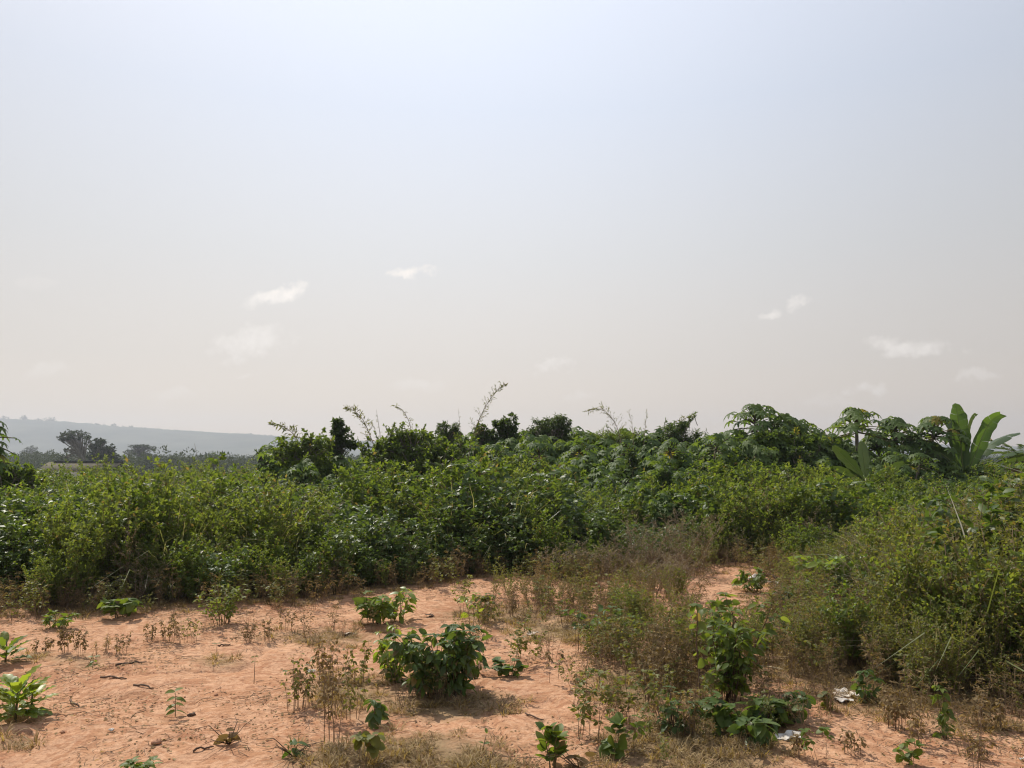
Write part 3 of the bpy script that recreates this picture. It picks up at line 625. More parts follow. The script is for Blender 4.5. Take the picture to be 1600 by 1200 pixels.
plant(1298, 1115, 30, 'seedling', 'withered leafy sprout just left of the crumpled cloth', 'seedling', 'olive', 'twig', 245, nst=3, lean=.3, nbr=3, brl=.04, lpb=3, leaf=.055, tm=TROUND, leafy=.1, hang=.9, sr=.002)
plant(1354, 1100, 42, 'seedling', 'dark green plant on the right side of the crumpled cloth', 'seedling', 'dark', 'twig', 246, nst=4, lean=.3, nbr=4, brl=.05, lpb=3, leaf=.065, tm=TBIG, leafy=.1, hang=.6, sr=.003)
plant(1290, 926, 52, 'leafy_bush', 'bright fresh green bush at the far end of the track', 'bush', 'bright', 'stem', 247, nst=13, lean=.7, nbr=6, brl=.25, lpb=6, leaf=.15, tm=TBIG, leafy=.2, hang=.2, base=.25)
plant(1270, 948, 32, 'leafy_bush', 'smaller fresh green bush in front of the bright one', 'bush', 'green', 'stem', 248, nst=8, lean=.7, nbr=5, brl=.2, lpb=5, leaf=.12, tm=TBIG, leafy=.2, hang=.2, base=.15)
plant(1175, 925, 34, 'leafy_bush', 'small green bush growing in the middle of the track', 'bush', 'green', 'stem', 249, nst=6, lean=.5, nbr=4, brl=.12, lpb=4, leaf=.11, tm=TBIG, leafy=.2, hang=.5, base=.1)
plant(1215, 965, 42, 'seedling', 'dark leaved stalk at the right side of the track', 'plant', 'dark', 'twig', 250, nst=3, lean=.4, nbr=4, brl=.08, lpb=3, leaf=.09, tm=TROUND, leafy=.3, hang=.8)
plant(1232, 1035, 64, 'seedling', 'lanky dark leaved stalk at the near right side of the track', 'plant', 'dark', 'twig', 251, nst=2, lean=.2, nbr=6, brl=.05, lpb=3, leaf=.06, tm=TROUND, leafy=.3, hang=1.0, sr=.003)
plant(190, 968, 26, 'leafy_bush', 'broad leaved plant at the foot of the thicket, left', 'bush', 'green', 'stem', 252, nst=6, lean=.8, nbr=3, brl=.12, lpb=4, leaf=.11, tm=TROUND, leafy=.4, hang=.5, base=.1)
plant(350, 974, 58, 'leafy_bush', 'round leaved pale green bush jutting from the thicket onto the soil', 'bush', 'lime', 'twig', 253, nst=12, lean=.5, nbr=6, brl=.15, lpb=6, leaf=.05, tm=TOV, leafy=.2, hang=.3, base=.2)
plant(92, 985, 26, 'leafy_bush', 'small green clump on the soil below the thicket at far left', 'bush', 'green', 'stem', 254, nst=5, lean=.7, nbr=4, brl=.1, lpb=5, leaf=.07, tm=TBIG, base=.1)
plant(945, 1010, 62, 'leafy_bush', 'dark green bush on the left side of the scrub patch', 'bush', 'dark', 'twig', 255, nst=8, lean=.7, nbr=5, brl=.16, lpb=5, leaf=.075, tm=TOV, leafy=.2, hang=.3, base=.15)
plant(735, 990, 66, 'leafy_bush', 'thin yellow leaved sprout behind the largest shrub', 'bush', 'bright', 'twig', 256, nst=2, lean=.25, nbr=6, brl=.12, lpb=3, leaf=.07, tm=TBIG, leafy=.4, hang=.5)
plant(762, 970, 46, 'dry_weed', 'brown leafed weed bush at the right behind the largest shrub', 'weed', 'olive', 'twig', 257, nst=8, lean=.4, nbr=5, brl=.1, lpb=5, leaf=.06, tm=TOV, leafy=.15, hang=.8, base=.12)
for (px, py, hh, lab, sd_) in [(1038, 900, 108, 'tallest grey brown dry bush left of the track', 260), (1078, 896, 92, 'grey brown dry bush nearest the far end of the track', 261), (1000, 904, 86, 'low grey brown dry bush left of the tallest dry one', 262),
        (955, 908, 60, 'straggly dry bush with bare twigs at the foot of the thicket, right of centre', 263), (890, 908, 56, 'low brown tangled dry bush at the foot of the thicket near the centre', 264), (1020, 935, 60, 'brown dry bush in front of the tallest dry one', 265), (1062, 925, 56, 'pale dry bush beside the track in front of the others', 266)]:
    plant(px, py, hh, 'dry_bush', lab, 'bush', 'mauve', 'twig', sd_, nst=14, lean=.62, nbr=12, brl=.26, lpb=7, leaf=.032, tm=TL, leafy=.15, hang=-.2, sr=.0045, up=.9, base=.3, jit=.6)
# standing dry weeds on the left soil
k = 300
for (px, py, hh, lab, lm, ns) in [
    (106, 1020, 42, 'cluster of withered weeds with curled leaves behind the left soil', 'brown', 4),
    (126, 1022, 44, 'darker withered stalk beside the left weed cluster', 'brown', 3),
    (187, 1020, 34, 'upright withered weed right of the left weed cluster', 'brown', 3),
    (160, 1018, 26, 'leaning straw coloured weed between two withered ones', 'straw', 5),
    (68, 1018, 20, 'faint reddish dead weed at the far left of the soil', 'brown', 5),
    (235, 1000, 28, 'short dark weed below the thicket edge, left of centre', 'brown', 3),
    (265, 1000, 46, 'dry weed bunch with a pale stem near the thicket edge', 'brown', 4),
    (300, 1000, 40, 'dry leafy weed standing close to the thicket edge', 'olive', 4),
    (466, 1106, 84, 'tall olive weed group at the left of the weedy patch', 'olive', 5),
    (476, 1100, 60, 'shorter brown weed leaning over the olive group', 'brown', 4),
    (524, 1156, 150, 'tallest thin brown weed at the centre of the weedy patch', 'brown', 5),
    (516, 1120, 105, 'reddish leaved weed behind the tallest brown one', 'brown', 5),
    (548, 1120, 80, 'weed with hanging olive leaves right of the tallest brown one', 'olive', 3),
    (505, 1060, 66, 'dry weed rising at the back of the weedy patch', 'brown', 4),
    (560, 1060, 60, 'greenish dry weed left of the yellow green shrub', 'olive', 4),
    (420, 1000, 40, 'dark dead weed with clinging leaves on the open soil', 'brown', 3),
    (445, 985, 36, 'short dead weed with dark curled leaves near the thicket', 'brown', 3),
    (385, 1000, 30, 'stubby dead weed on the soil right of the short stick', 'brown', 4),
    (1045, 1080, 70, 'dense brown twiggy weed in the centre of the scrub patch', 'brown', 9),
    (1010, 1100, 70, 'brown weed at the near left of the scrub patch', 'brown', 8),
    (1080, 1150, 70, 'straw coloured weed in front of the thin sapling', 'straw', 9),
    (1030, 1045, 60, 'reddish dry weed behind the dense brown one', 'brown', 8),
    (1210, 1040, 60, 'olive weed standing on the track', 'olive', 5),
    (1395, 1140, 56, 'reddish brown stalks leaning at the edge of the right weeds', 'brown', 7),
    (1440, 1170, 60, 'curved bare stalk arching over the right soil', 'brown', 2),
    (1545, 1140, 50, 'dry weed bush at the right of the upright leafy stalk', 'brown', 7),
    (1250, 1190, 40, 'bare dead sprig at the bottom right of centre', 'brown', 3),
    (1335, 1185, 34, 'spindly dead sprig alone on the lower right soil', 'brown', 3),
    (1520, 1185, 30, 'tiny dead sprig in the lower right corner', 'brown', 3)]:
    plant(px, py, hh, 'dry_weed', lab, 'weed', lm, 'twig', k, nst=ns+2, lean=.2, nbr=7, brl=.045, lpb=3, leaf=.034 if hh > 40 else .026, tm=TOV if lm != 'straw' else TL, leafy=.3, hang=.8, sr=.0024, base=.07); k += 1
# dead leaf heap with bare twigs
def deadheap(g, rng, h, gs=None):
    for i in range(9):
        a = rng.uniform(0, 6.28); l = rng.uniform(.12, .26); e = rng.uniform(.3, 1.0)
        gs.tube([(0, 0, 0), (math.cos(a)*l*.5, math.sin(a)*l*.5, e*l*.55), (math.cos(a+.3)*l, math.sin(a+.3)*l, e*l*.6)], [.003, .0022, .001], 4, 1)
    n = 9; a = rng.uniform(0, 6.28, n); P = np.stack([rng.normal(0, .025, n), rng.normal(0, .03, n), rng.uniform(.02, .09, n)], 1)
    g.leaves(TBIG, P, np.stack([np.cos(a), np.sin(a), rng.uniform(-1, .2, n)], 1), rng.normal(0, 1, (n, 3)), rng.uniform(.05, .09, n), rng.random(n)*.4, 0)
plant(458, 1180, 60, 'dead_leaf_clump', 'clump of dead dark leaves caught on bare twigs at bottom of the left soil', 'dead plant', 'dark', 'darkwood', 340, fn=deadheap)
plant(905, 1200, 60, 'dead_leaf_clump', 'tangle of bare brown twigs beside the big rounded leaves', 'dead plant', 'brown', 'twig', 341, fn=deadheap)
plant(358, 1158, 24, 'dead_leaf_clump', 'small dead twiggy sprig on the bare lower left soil', 'dead plant', 'brown', 'darkwood', 342, fn=deadheap)

# ------------------------------------------------------------------ scraps, sticks, stones
def scrap(px, py, wpx, hpx, label, mat, seed, cat='litter', name='plastic_scrap', lift=.4):
    p = base(px, py); s = wpx/F*p[1]; d = s*max(.25, min(1.2, hpx/wpx*2.0)); rg = rngf(seed); n = 15
    u = np.linspace(-.5, .5, n); A, B = np.meshgrid(u, u)
    rr = np.sqrt(A**2+B**2); edge = .40+.09*np.sin(np.arctan2(B, A)*3+seed)+.05*np.sin(np.arctan2(B, A)*7+seed*2)
    k = np.minimum(1, edge/np.maximum(rr, 1e-6)); A = A*k; B = B*k
    x = A*s*1.15; y = B*d*1.15; z = (fbm(A*3.2+seed, B*3.2, seed, 2)-.38)*s*lift*(1-.5*rr)+.012
    V0 = np.stack([x, y, np.maximum(z, .004)+rg.normal(0, .0007, x.shape)], -1).reshape(-1, 3)
    Vt = V0+np.array([0, 0, .003]); ii = (np.arange(n-1)[:, None]*n+np.arange(n-1)[None]).ravel()
    T = np.concatenate([np.stack([ii, ii+1, ii+n+1], 1), np.stack([ii, ii+n+1, ii+n], 1)])
    g = G(); g.add(Vt, T, .5); g.add(V0, T[:, ::-1], .5)
    return tag(g.obj(name, [M[mat]], None, p, smooth=False), label, cat)
scrap(1320, 1092, 38, 15, 'crumpled pale cloth lying beside the right weeds', 'cloth', 3, 'cloth', 'cloth_rag', .5)
scrap(1318, 1102, 26, 10, 'small white twist of cloth just below the crumpled one', 'litter', 8, 'cloth', 'cloth_rag', .5)
scrap(1234, 1158, 46, 15, 'torn white plastic lying flat at the lower right', 'litter', 5)
scrap(974, 1029, 34, 10, 'white plastic piece under the scrub patch', 'litter', 6, lift=.3)
scrap(1264, 990, 26, 8, 'white piece of litter at the edge of the right weeds', 'litter', 7)
scrap(1362, 916, 26, 16, 'white crumpled bag half hidden in the right thicket', 'litter', 9, lift=.8)
scrap(1180, 904, 40, 10, 'pale rubbish strewn at the far end of the track', 'litter', 10)
scrap(1206, 910, 22, 8, 'small pale scrap at the far end of the track, right one', 'cloth', 11)
scrap(740, 1010, 24, 8, 'pale curled bark piece behind the largest shrub', 'chip', 12, 'bark', 'bark_piece', .9)
scrap(484, 1044, 16, 6, 'small white scrap between the two groups of tall weeds', 'litter', 13)
scrap(545, 988, 24, 7, 'pale wood chips left of the small glossy shrub', 'chip', 14, 'wood chips', 'wood_chip', .6)
scrap(832, 991, 20, 5, 'pale chips on the soil below the brown weeds', 'chip', 15, 'wood chips', 'wood_chip')
scrap(672, 962, 14, 5, 'flat brown bark flake right of the small shrubs', 'darkwood', 16, 'bark', 'bark_piece')
scrap(174, 1139, 9, 3, 'tiny white flake on the lower left soil', 'litter', 17)
scrap(1597, 1190, 10, 22, 'white scrap cut off by the right edge', 'litter', 18, lift=.8)
def stick(pts, rad, label, mat='darkwood', lift=.012):
    P = []
    for px, py in pts:
        q = base(px, py); P.append([q[0], q[1], q[2]+lift])
    P = np.array(P); t = np.linspace(0, 1, len(P)); tt = np.linspace(0, 1, 7)
    Q = np.stack([np.interp(tt, t, P[:, i]) for i in range(3)], 1); rg = rngf(int(pts[0][0])); Q += rg.normal(0, rad*.5, Q.shape)
    o = Q[0].copy(); g = G(); g.tube(Q-o, rad*np.array([1, 1.1, .9, 1, .85, .8, .5]), 6, 0)
    return tag(g.obj('stick', [M[mat]], None, o), label, 'stick')
stick([(180, 1037), (205, 1034), (227, 1033)], .009, 'straight dark stick lying behind the left soil')
stick([(340, 1004), (361, 1003)], .008, 'short stub of stick next to the single round leafed stalk')
stick([(157, 1058), (178, 1059), (198, 1062)], .008, 'broken reddish root lying mid left on the soil')
stick([(209, 1069), (226, 1070), (240, 1073)], .007, 'crooked root piece right of the broken reddish root')
stick([(108, 1088), (118, 1094), (126, 1095)], .007, 'short stick with a knob on the bare left soil')
stick([(302, 1169), (318, 1166), (334, 1164)], .006, 'thin crooked twig on the lower left soil')
stick([(296, 1111), (306, 1105)], .010, 'stubby bark chip right of the lone seedling')
stick([(1160, 1047), (1195, 1050), (1230, 1056)], .008, 'pale branch lying across the track', 'pale')
stick([(905, 1085), (930, 1088), (958, 1092)], .006, 'thin fallen twig on the soil left of the scrub patch')
stick([(1195, 895), (1210, 904), (1228, 906)], .02, 'dark log end at the far end of the track')
stick([(820, 1120), (850, 1128)], .005, 'thin twig above the big rounded leaves')
stick([(1372, 905), (1410, 908), (1460, 915)], .010, 'long pale fallen branch in the right thicket', 'pale', .45)
stick([(1490, 948), (1560, 925), (1600, 915)], .012, 'upper pale dead branch lying in the right thicket', 'pale', .5)
stick([(1560, 925), (1600, 936), (1640, 938)], .012, 'lower pale dead branch at the right edge', 'pale', .42)
def stone(px, py, wpx, label, seed):
    p = base(px, py); s = wpx/F*p[1]*.5; rg = rngf(seed); V = []; n = 8; rows = 5
    for i in range(rows+1):
        th = math.pi*i/rows
        for j in range(n):
            a = 2*math.pi*j/n; rr = 1+rg.normal(0, .12)
            V.append((s*rr*math.sin(th)*math.cos(a), s*.8*rr*math.sin(th)*math.sin(a), s*.5*rr*math.cos(th)+s*.3))
    Fc = []
    for i in range(rows):
        for j in range(n):
            a, b = i*n+j, i*n+(j+1) % n; Fc += [(a, a+n, b+n), (a, b+n, b)]
    g = G(); g.add(V, Fc, .5); tag(g.obj('stone', [M['stone']], None, p, False), label, 'stone')
stone(338, 1080, 7, 'small dark red stone alone right of the lone seedling', 1)
stone(175, 1059, 9, 'reddish clod beside the broken root', 2)
stone(245, 1155, 16, 'flat reddish clod on the lower left soil', 3)
stone(98, 1142, 8, 'small clod below the lush left plant', 4)
stone(911, 1021, 6, 'tiny dark stone left of the scrub patch', 5)

# ------------------------------------------------------------------ skyline trees
def tree(name, label, cat, Y, blobs, n, leaf, lm, seed, trunk=None, tm=TD, hang=.1, bark='bark', group=None, per=24, cs=.24, shell=.3, depth=.8, tr=.05, tint=(0, 1), shoots=0):
    """blobs (px,py,rx,ry) in photo pixels at distance Y; trunk = px of foot"""
    s = Y/F; bl = []
    for i, (px, py, rx, ry) in enumerate(blobs):
        w = W(px, py, Y); bl.append((w[0], Y+(0 if i == 0 else ((i*37) % 7-3)/6*rx*s*.5), w[2], rx*s, rx*s*depth, ry*s))
    fx = W(trunk if trunk is not None else blobs[0][0], 715, Y)[0]; fz = float(gz(fx, Y)); ft = np.array([fx, Y, fz])
    root = empty(name, ft, label, cat, group); rg = rngf(seed); g = G(); gt = G()
    bl = [tuple(np.array(b[:3])-ft)+b[3:] for b in bl]; core = bl; bl = []
    for b in core:
        if b[3]/s < 9: bl.append(b); continue
        bl.append(b[:3]+(b[3]*.72, b[4]*.72, b[5]*.70))
        for q in range(9):
            u = nrm(rg.normal(0, 1, 3)); k = rg.uniform(.22, .48); c = np.array(b[:3])+u*np.array(b[3:6])*(1.02-k*.8)
            bl.append((c[0], c[1], c[2], b[3]*k, b[4]*k, b[5]*k*rg.uniform(.8, 1.3)))
    palm_ = tm is TPALM
    if palm_: per, cs, hang = 7, .55, .35
    cents = clumps(g, rg, bl, int(n*(.68 if Y < 30 and not palm_ else 1)), leaf, tm, 0, per, cs, hang, tint, shell, 1.6 if palm_ else .3)
    for q in range(shoots):
        b = core[q % len(core)]; a = rg.uniform(-1, 1); c = np.array(b[:3])+np.array([b[3]*a, b[4]*rg.uniform(-.8, .3), b[5]*math.sqrt(1-a*a)*.8]); l = rg.uniform(.2, .6)*b[5]+.1
        d = nrm([rg.normal(0, .45), rg.normal(0, .3), 1]); e = c+d*l; gt.tube([c-d*.3, c, e], [.012, .009, .004], 3, 1); m_ = 5 if tm is TPALM else 14; leafs = leaf*(.8 if tm is TPALM else 1)
        v = rg.random(m_); g.leaves(tm, c+(e-c)*v[:, None], nrm(d+rg.normal(0, .9, (m_, 3))), rg.normal(0, .8, (m_, 3))+np.array([0, 0, .5]), leafs*rg.uniform(.5, 1, m_), rg.random(m_), 0)
    top = np.array(core[0][:3]); top[2] -= core[0][5]*.2
    mid = top*np.array([.35, .35, .55]); gt.tube([(0, 0, -.1), mid, top], [tr, tr*.75, tr*.3], 7, 1)
    for c in cents:
        for q in c[::max(1, len(c)//7)][:7]:
            st = mid+(top-mid)*rg.uniform(0, .8); m2 = (st+q)/2+np.array([0, 0, .05*np.linalg.norm(q-st)])
            gt.tube([st, m2, q], [tr*.4, tr*.25, tr*.1], 4, 1)
    gt.obj('trunk', [M[bark], M[bark]], root); g.obj('crown', [M[lm], M[lm]], root); return root
# in the middle distance on the left
tree('umbrella_tree', 'spreading tree with a flat leaning crown beyond the low roof', 'tree', 140, [(117, 681, 25, 8), (104, 686, 13, 6), (108, 703, 9, 4), (117, 697, 7, 4), (101, 716, 6, 6)], 3600, .27, 'fardark', 401, 143, per=16, cs=.13, shell=.1, tr=.3)
tree('dense_tree', 'dark dense rounded tree right of the flat crowned one', 'tree', 135, [(157, 706, 18, 15), (168, 714, 15, 12), (148, 716, 11, 11), (157, 692, 11, 8), (174, 703, 6, 8), (138, 689, 6, 6), (180, 722, 10, 6)], 6500, .36, 'fardark', 402, 155, per=18, cs=.3, shell=.1, tr=.3)
tree('flat_topped_tree', 'hazy flat topped tree standing before the ridge, the larger of a close pair', 'tree', 240, [(222, 698, 17, 3.2), (236, 701, 8, 2.6), (214, 706, 8, 3.5), (224, 711, 8, 3.5)], 1500, .5, 'fardark', 403, 220, per=14, cs=.35, tr=.5)
tree('flat_topped_tree', 'fainter small hazy tree left of the flat topped one', 'tree', 300, [(203, 706, 9, 3), (207, 712, 5, 3)], 600, .55, 'fardark', 404, 206, per=12, cs=.35, tr=.3)
tree('flat_topped_tree', 'hazy layered tree at the far left before the ridge', 'tree', 450, [(50, 701, 9, 4), (45, 710, 14, 7), (60, 713, 10, 6)], 1200, .9, 'far', 405, 50, per=12, cs=.35, tr=.4)
tree('dense_tree', 'small dark tree poking above the thicket left of centre', 'tree', 110, [(334, 714, 8, 7), (330, 722, 12, 8)], 1400, .22, 'deep', 406, 333, per=16, cs=.35, tr=.12)
for i, (px, py, w_) in enumerate([(8, 655, 7), (37, 653, 4), (62, 659, 4), (76, 656, 8), (150, 666, 4), (178, 666, 4), (205, 669, 3), (390, 681, 4)]):
    tree('ridge_tree', 'tiny hazy tree standing out on the ridge line', 'tree', YR-25, [(px, py-1, w_, 2.6), (px+2, py+2, w_*.6, 2.5)], 260, 2.4, 'far', 420+i, px, per=10, cs=.4, group='lone trees on the ridge line', tr=.8)
tree('skyline_sapling', 'upright dark sapling with stacked leaf clusters against the sky', 'tree', 20, [(527, 662, 9, 6), (528, 674, 10, 7), (542, 676, 8, 8), (527, 690, 13, 10), (548, 695, 9, 8), (520, 705, 14, 14)], 2600, .11, 'deep', 431, 530, per=16, cs=.3, tr=.03)
tree('skyline_shrub', 'light green shrub with open branches at the start of the skyline bushes', 'shrub', 19, [(465, 700, 24, 16), (445, 712, 24, 18), (490, 690, 18, 13), (505, 712, 20, 22), (470, 735, 40, 20)], 4200, .11, 'green', 432, 470, tm=TOV, per=14, cs=.28, tr=.03, shoots=12)
tree('skyline_shrub', 'dark low shrub at the left foot of the light green one', 'shrub', 21, [(417, 725, 14, 14), (408, 715, 8, 6), (430, 735, 16, 14)], 2000, .09, 'deep', 433, 418, per=16, cs=.3, tr=.03, shoots=12)
tree('vine_covered_bush', 'wide vine draped bush mound left of centre on the skyline', 'bush', 19, [(640, 698, 54, 26), (598, 714, 36, 26), (695, 706, 38, 22), (628, 680, 24, 11), (655, 722, 60, 22)], 15000, .095, 'green', 434, 640, tm=TOV, per=20, cs=.18, hang=.4, tr=.06, shoots=26)
tree('skyline_tree', 'fine leaved small tree with a rounded top left of the tall bare reed', 'tree', 22, [(692, 672, 15, 13), (712, 671, 9, 11), (700, 685, 22, 10)], 2600, .10, 'deep', 435, 697, tm=TL, per=22, cs=.3, tr=.04)
tree('skyline_tree', 'low dark tree between the tall bare reed and the column shaped tree', 'tree', 22, [(755, 679, 14, 12), (765, 690, 16, 10), (750, 666, 5, 3)], 2000, .10, 'deep', 436, 757, per=20, cs=.25, tr=.04)
tree('skyline_tree', 'dark column shaped tree just left of the willowy one', 'tree', 22, [(793, 664, 14, 14), (778, 672, 10, 14), (800, 680, 14, 14), (798, 653, 7, 5), (785, 692, 18, 10)], 4200, .11, 'deep', 437, 790, per=22, cs=.25, tr=.05)
tree('skyline_tree', 'willowy tree with drooping fine leaves near the centre of the skyline', 'tree', 23, [(860, 662, 26, 14), (842, 675, 22, 14), (880, 668, 14, 18), (866, 686, 28, 12), (822, 680, 12, 12)], 6500, .13, 'deep', 438, 858, tm=TL, per=24, cs=.24, hang=1.3, tr=.05)
tree('skyline_shrub', 'low spread shrub below the curved bare reed right of centre', 'shrub', 22, [(962, 682, 32, 11), (940, 690, 24, 10), (990, 684, 16, 8)], 3600, .10, 'green', 439, 962, tm=TL, per=20, cs=.3, tr=.03, shoots=12)
tree('skyline_tree', 'loose bush with one arching top shoot, left of the papaya trees', 'tree', 22, [(1050, 676, 24, 13), (1035, 686, 28, 11), (1068, 662, 9, 7), (1082, 653, 5, 4), (1085, 685, 20, 11)], 4600, .12, 'dark', 440, 1050, tm=TL, per=18, cs=.26, hang=.5, tr=.04, shoots=12)
tree('vine_covered_stump', 'dark vine wrapped column beneath the papaya trees', 'vine column', 19.5, [(1252, 715, 16, 22), (1254, 738, 15, 18)], 3000, .09, 'deep', 443, 1252, per=22, cs=.25, hang=.5, tr=.08)
tree('vine_covered_stump', 'small dark vine wrapped post in the bank right of centre', 'vine column', 16.5, [(1038, 738, 11, 20), (1038, 752, 10, 12)], 1800, .08, 'dark', 444, 1038, per=20, cs=.3, hang=.5, tr=.05)
tree('vine_covered_stump', 'dark leafy column left of the small wrapped post', 'vine column', 17, [(985, 728, 12, 24), (978, 745, 13, 16)], 2000, .09, 'deep', 445, 983, per=20, cs=.3, hang=.5, tr=.05)
tree('vine_covered_bush', 'leafy mound under the first papaya tree', 'bush', 20.5, [(1190, 700, 44, 26), (1160, 712, 30, 20), (1235, 715, 34, 20), (1262, 700, 20, 14)], 1900, .20, 'papaya', 446, 1195, tm=TPALM, per=20, cs=.2, hang=.4, tr=.05, shoots=26)
tree('vine_covered_bush', 'bright leafy bank rising at the left edge of the thicket', 'bush', 15, [(5, 742, 34, 14), (-60, 728, 50, 26), (40, 750, 40, 12)], 3600, .11, 'green', 448, 10, tm=TOV, per=20, cs=.22, hang=.2, tr=.05, shoots=26)

# papaya trees: trunk, petioles, palmate leaves
def papaya(label, Y, crowns, seed, foot, leaf=.42, nl=26, tr=.07):
    s = Y/F; fx = W(foot, 715, Y)[0]; ft = np.array([fx, Y, float(gz(fx, Y))]); rg = rngf(seed)
    root = empty('papaya_tree', ft, label, 'tree'); gt, gp_, g = G(), G(), G()
    for ci, (px, py, rx) in enumerate(crowns):
        c = W(px, py, Y)-ft; c[1] += rg.uniform(-.4, .4) if ci else 0
        gt.tube([(0, 0, -.1), c*np.array([.4, .4, .5]), c*np.array([.9, .9, .85]), c], [tr, tr*.85, tr*.7, tr*.5], 8, 1)
        P = []; D = []; Nn = []; S = []
        for i in range(nl):
            u = i/nl; az = i*2.4+rg.uniform(-.25, .25); el = R(68-95*u)+rg.normal(0, .12); pl = rx*s*(.40+.48*u)*rg.uniform(.65, 1.2)
            st = c+np.array([0, 0, -.30*u*rx*s]); d = np.array([math.cos(az)*math.cos(el), math.sin(az)*math.cos(el), math.sin(el)])
            e = st+d*pl; mid = st+d*pl*.5+np.array([0, 0, .06*pl]); g.tube([st, mid, e], [.013, .011, .008], 4, 1)
            P.append(e); D.append(d*np.array([1, 1, 0])+np.array([0, 0, -.35-.4*u])); Nn.append([d[0]*.4, d[1]*.4, 1.]); S.append(leaf*rg.uniform(.75, 1.1))
        g.leaves(TPALM, P, D, Nn, S, rg.random(len(P)), 0)
    gt.obj('trunk', [M['bark'], M['bark']], root); g.obj('crown', [M['papaya'], M['stem']], root)
    return root
papaya('tallest papaya tree, its crown the highest of the right skyline', 21, [(1180, 656, 62), (1226, 672, 50)], 501, 1190, .30, 40)
papaya('papaya tree with drooping leaves leaning right of the tallest one', 21.5, [(1252, 676, 46), (1270, 700, 36)], 502, 1248, .28, 30)
papaya('papaya tree with a bare forked trunk and flat open crown', 22, [(1338, 660, 56)], 503, 1338, .30, 36)
papaya('papaya tree with crowded crowns next to the old banana plant', 22.5, [(1398, 674, 50), (1448, 672, 50), (1425, 700, 50), (1375, 692, 40)], 504, 1420, .30, 38)
papaya('papaya tree cut off by the left edge of the picture', 13.5, [(-24, 676, 56), (-22, 714, 40)], 505, -34, .2, 26)
papaya('low papaya among the bank of leaves below the willowy tree', 19, [(842, 708, 40), (905, 705, 36), (775, 712, 36)], 506, 850, .22, 18, .04)
papaya('low papaya in the leafy bank left of the tall papaya trees', 19, [(1120, 695, 38), (1045, 702, 36), (975, 702, 34)], 507, 1080, .22, 18, .04)
papaya('young papaya at the foot of the old banana plant', 20.5, [(1395, 722, 36), (1440, 722, 34)], 508, 1410, .22, 16, .04)

# banana plants
def banana_leaf(rng, p0, az, el0, el1, ln, wid, torn=.3, fold=.25, pw=1.2, face=None):
    n = 26; t = np.linspace(0, 1, n+1); el = el0+(el1-el0)*t**pw; st = ln/n
    rib = [np.array(p0, float)]
    for i in range(n): rib.append(rib[-1]+st*np.array([math.cos(az)*math.cos(el[i]), math.sin(az)*math.cos(el[i]), math.sin(el[i])]))
    rib = np.array(rib); tg = nrm(np.gradient(rib, axis=0)); side = nrm(np.cross(tg, [0, 0, 1.] if face is None else face)+1e-5)
    side = np.where(np.abs(side@side[n//2])[:, None] > .5, side*np.sign(side@side[n//2])[:, None], side[n//2]); nn = np.cross(side, tg)
    g = G(); bl = t > .14
    ww = wid*np.sin(np.clip((t-.12)/.88, 0, 1)**1.1*math.pi)**.42*.5*(1+.08*np.sin(t*23+ln*9))
    for sg in (-1, 1):
        i = int(.12*n)
        while i < n:
            seg = int(rng.integers(1, 4)) if rng.random() < torn else int(rng.integers(3, 9)); j = min(n, i+seg)
            dr = rng.uniform(-.1, .4)*torn+fold*.6; V = []; m_ = j-i+1
            for k in range(i, j+1):
                w_ = max(ww[k], .002)*(1 if k not in (i, j) else .94)
                e = rib[k]+sg*side[k]*w_*math.cos(dr)-nn[k]*w_*(math.sin(dr)-.0)+tg[k]*w_*.25
                V += [rib[k], (rib[k]+e)/2+nn[k]*w_*.08, e]
            Fc = []
            for k in range(m_-1):
                for c in (0, 1):
                    a = 3*k+c; Fc += [(a, a+1, a+4), (a, a+4, a+3)]
            g.add(V, Fc, rng.uniform(.1, .9), 0); i = j
    g.tube(rib+nn*-.004, np.linspace(.022, .003, n+1)*(wid/.5), 5, 1)
    return g
def banana(label, px, Y, leaves, seed, th=.5, rt=.08, foot_py=None):
    fx = W(px, 715, Y)[0]; ft = np.array([fx, Y, float(gz(fx, Y))]); rg = rngf(seed); root = empty('banana_plant', ft, label, 'banana plant')
    g = G(); g.tube([(0, 0, -.1), (.01, 0, th*.5), (0, 0, th)], [rt*1.2, rt, rt*.6], 10, 0); g.obj('pseudostem', [M['stemg']], root)
    for (az, e0, e1, ln, wd, torn, mt, *pw) in leaves:
        l = banana_leaf(rg, (0, 0, th*.92), R(az), R(e0), R(e1), ln, wd, torn, .25, *pw).obj('leaf', [M[mt], M['stemg']], root)
    return root
M['stemg'] = plain('green_banana_stem', (.13, .17, .05), (.20, .22, .08), 4, .5)
M['bananad'] = leaf_mat('old_banana_leaf', (.05, .085, .028), (.08, .12, .035), .3, .35, 0)
M['bananab'] = leaf_mat('dead_banana_leaf', (.14, .10, .06), (.24, .18, .10), .25, .6, 0)
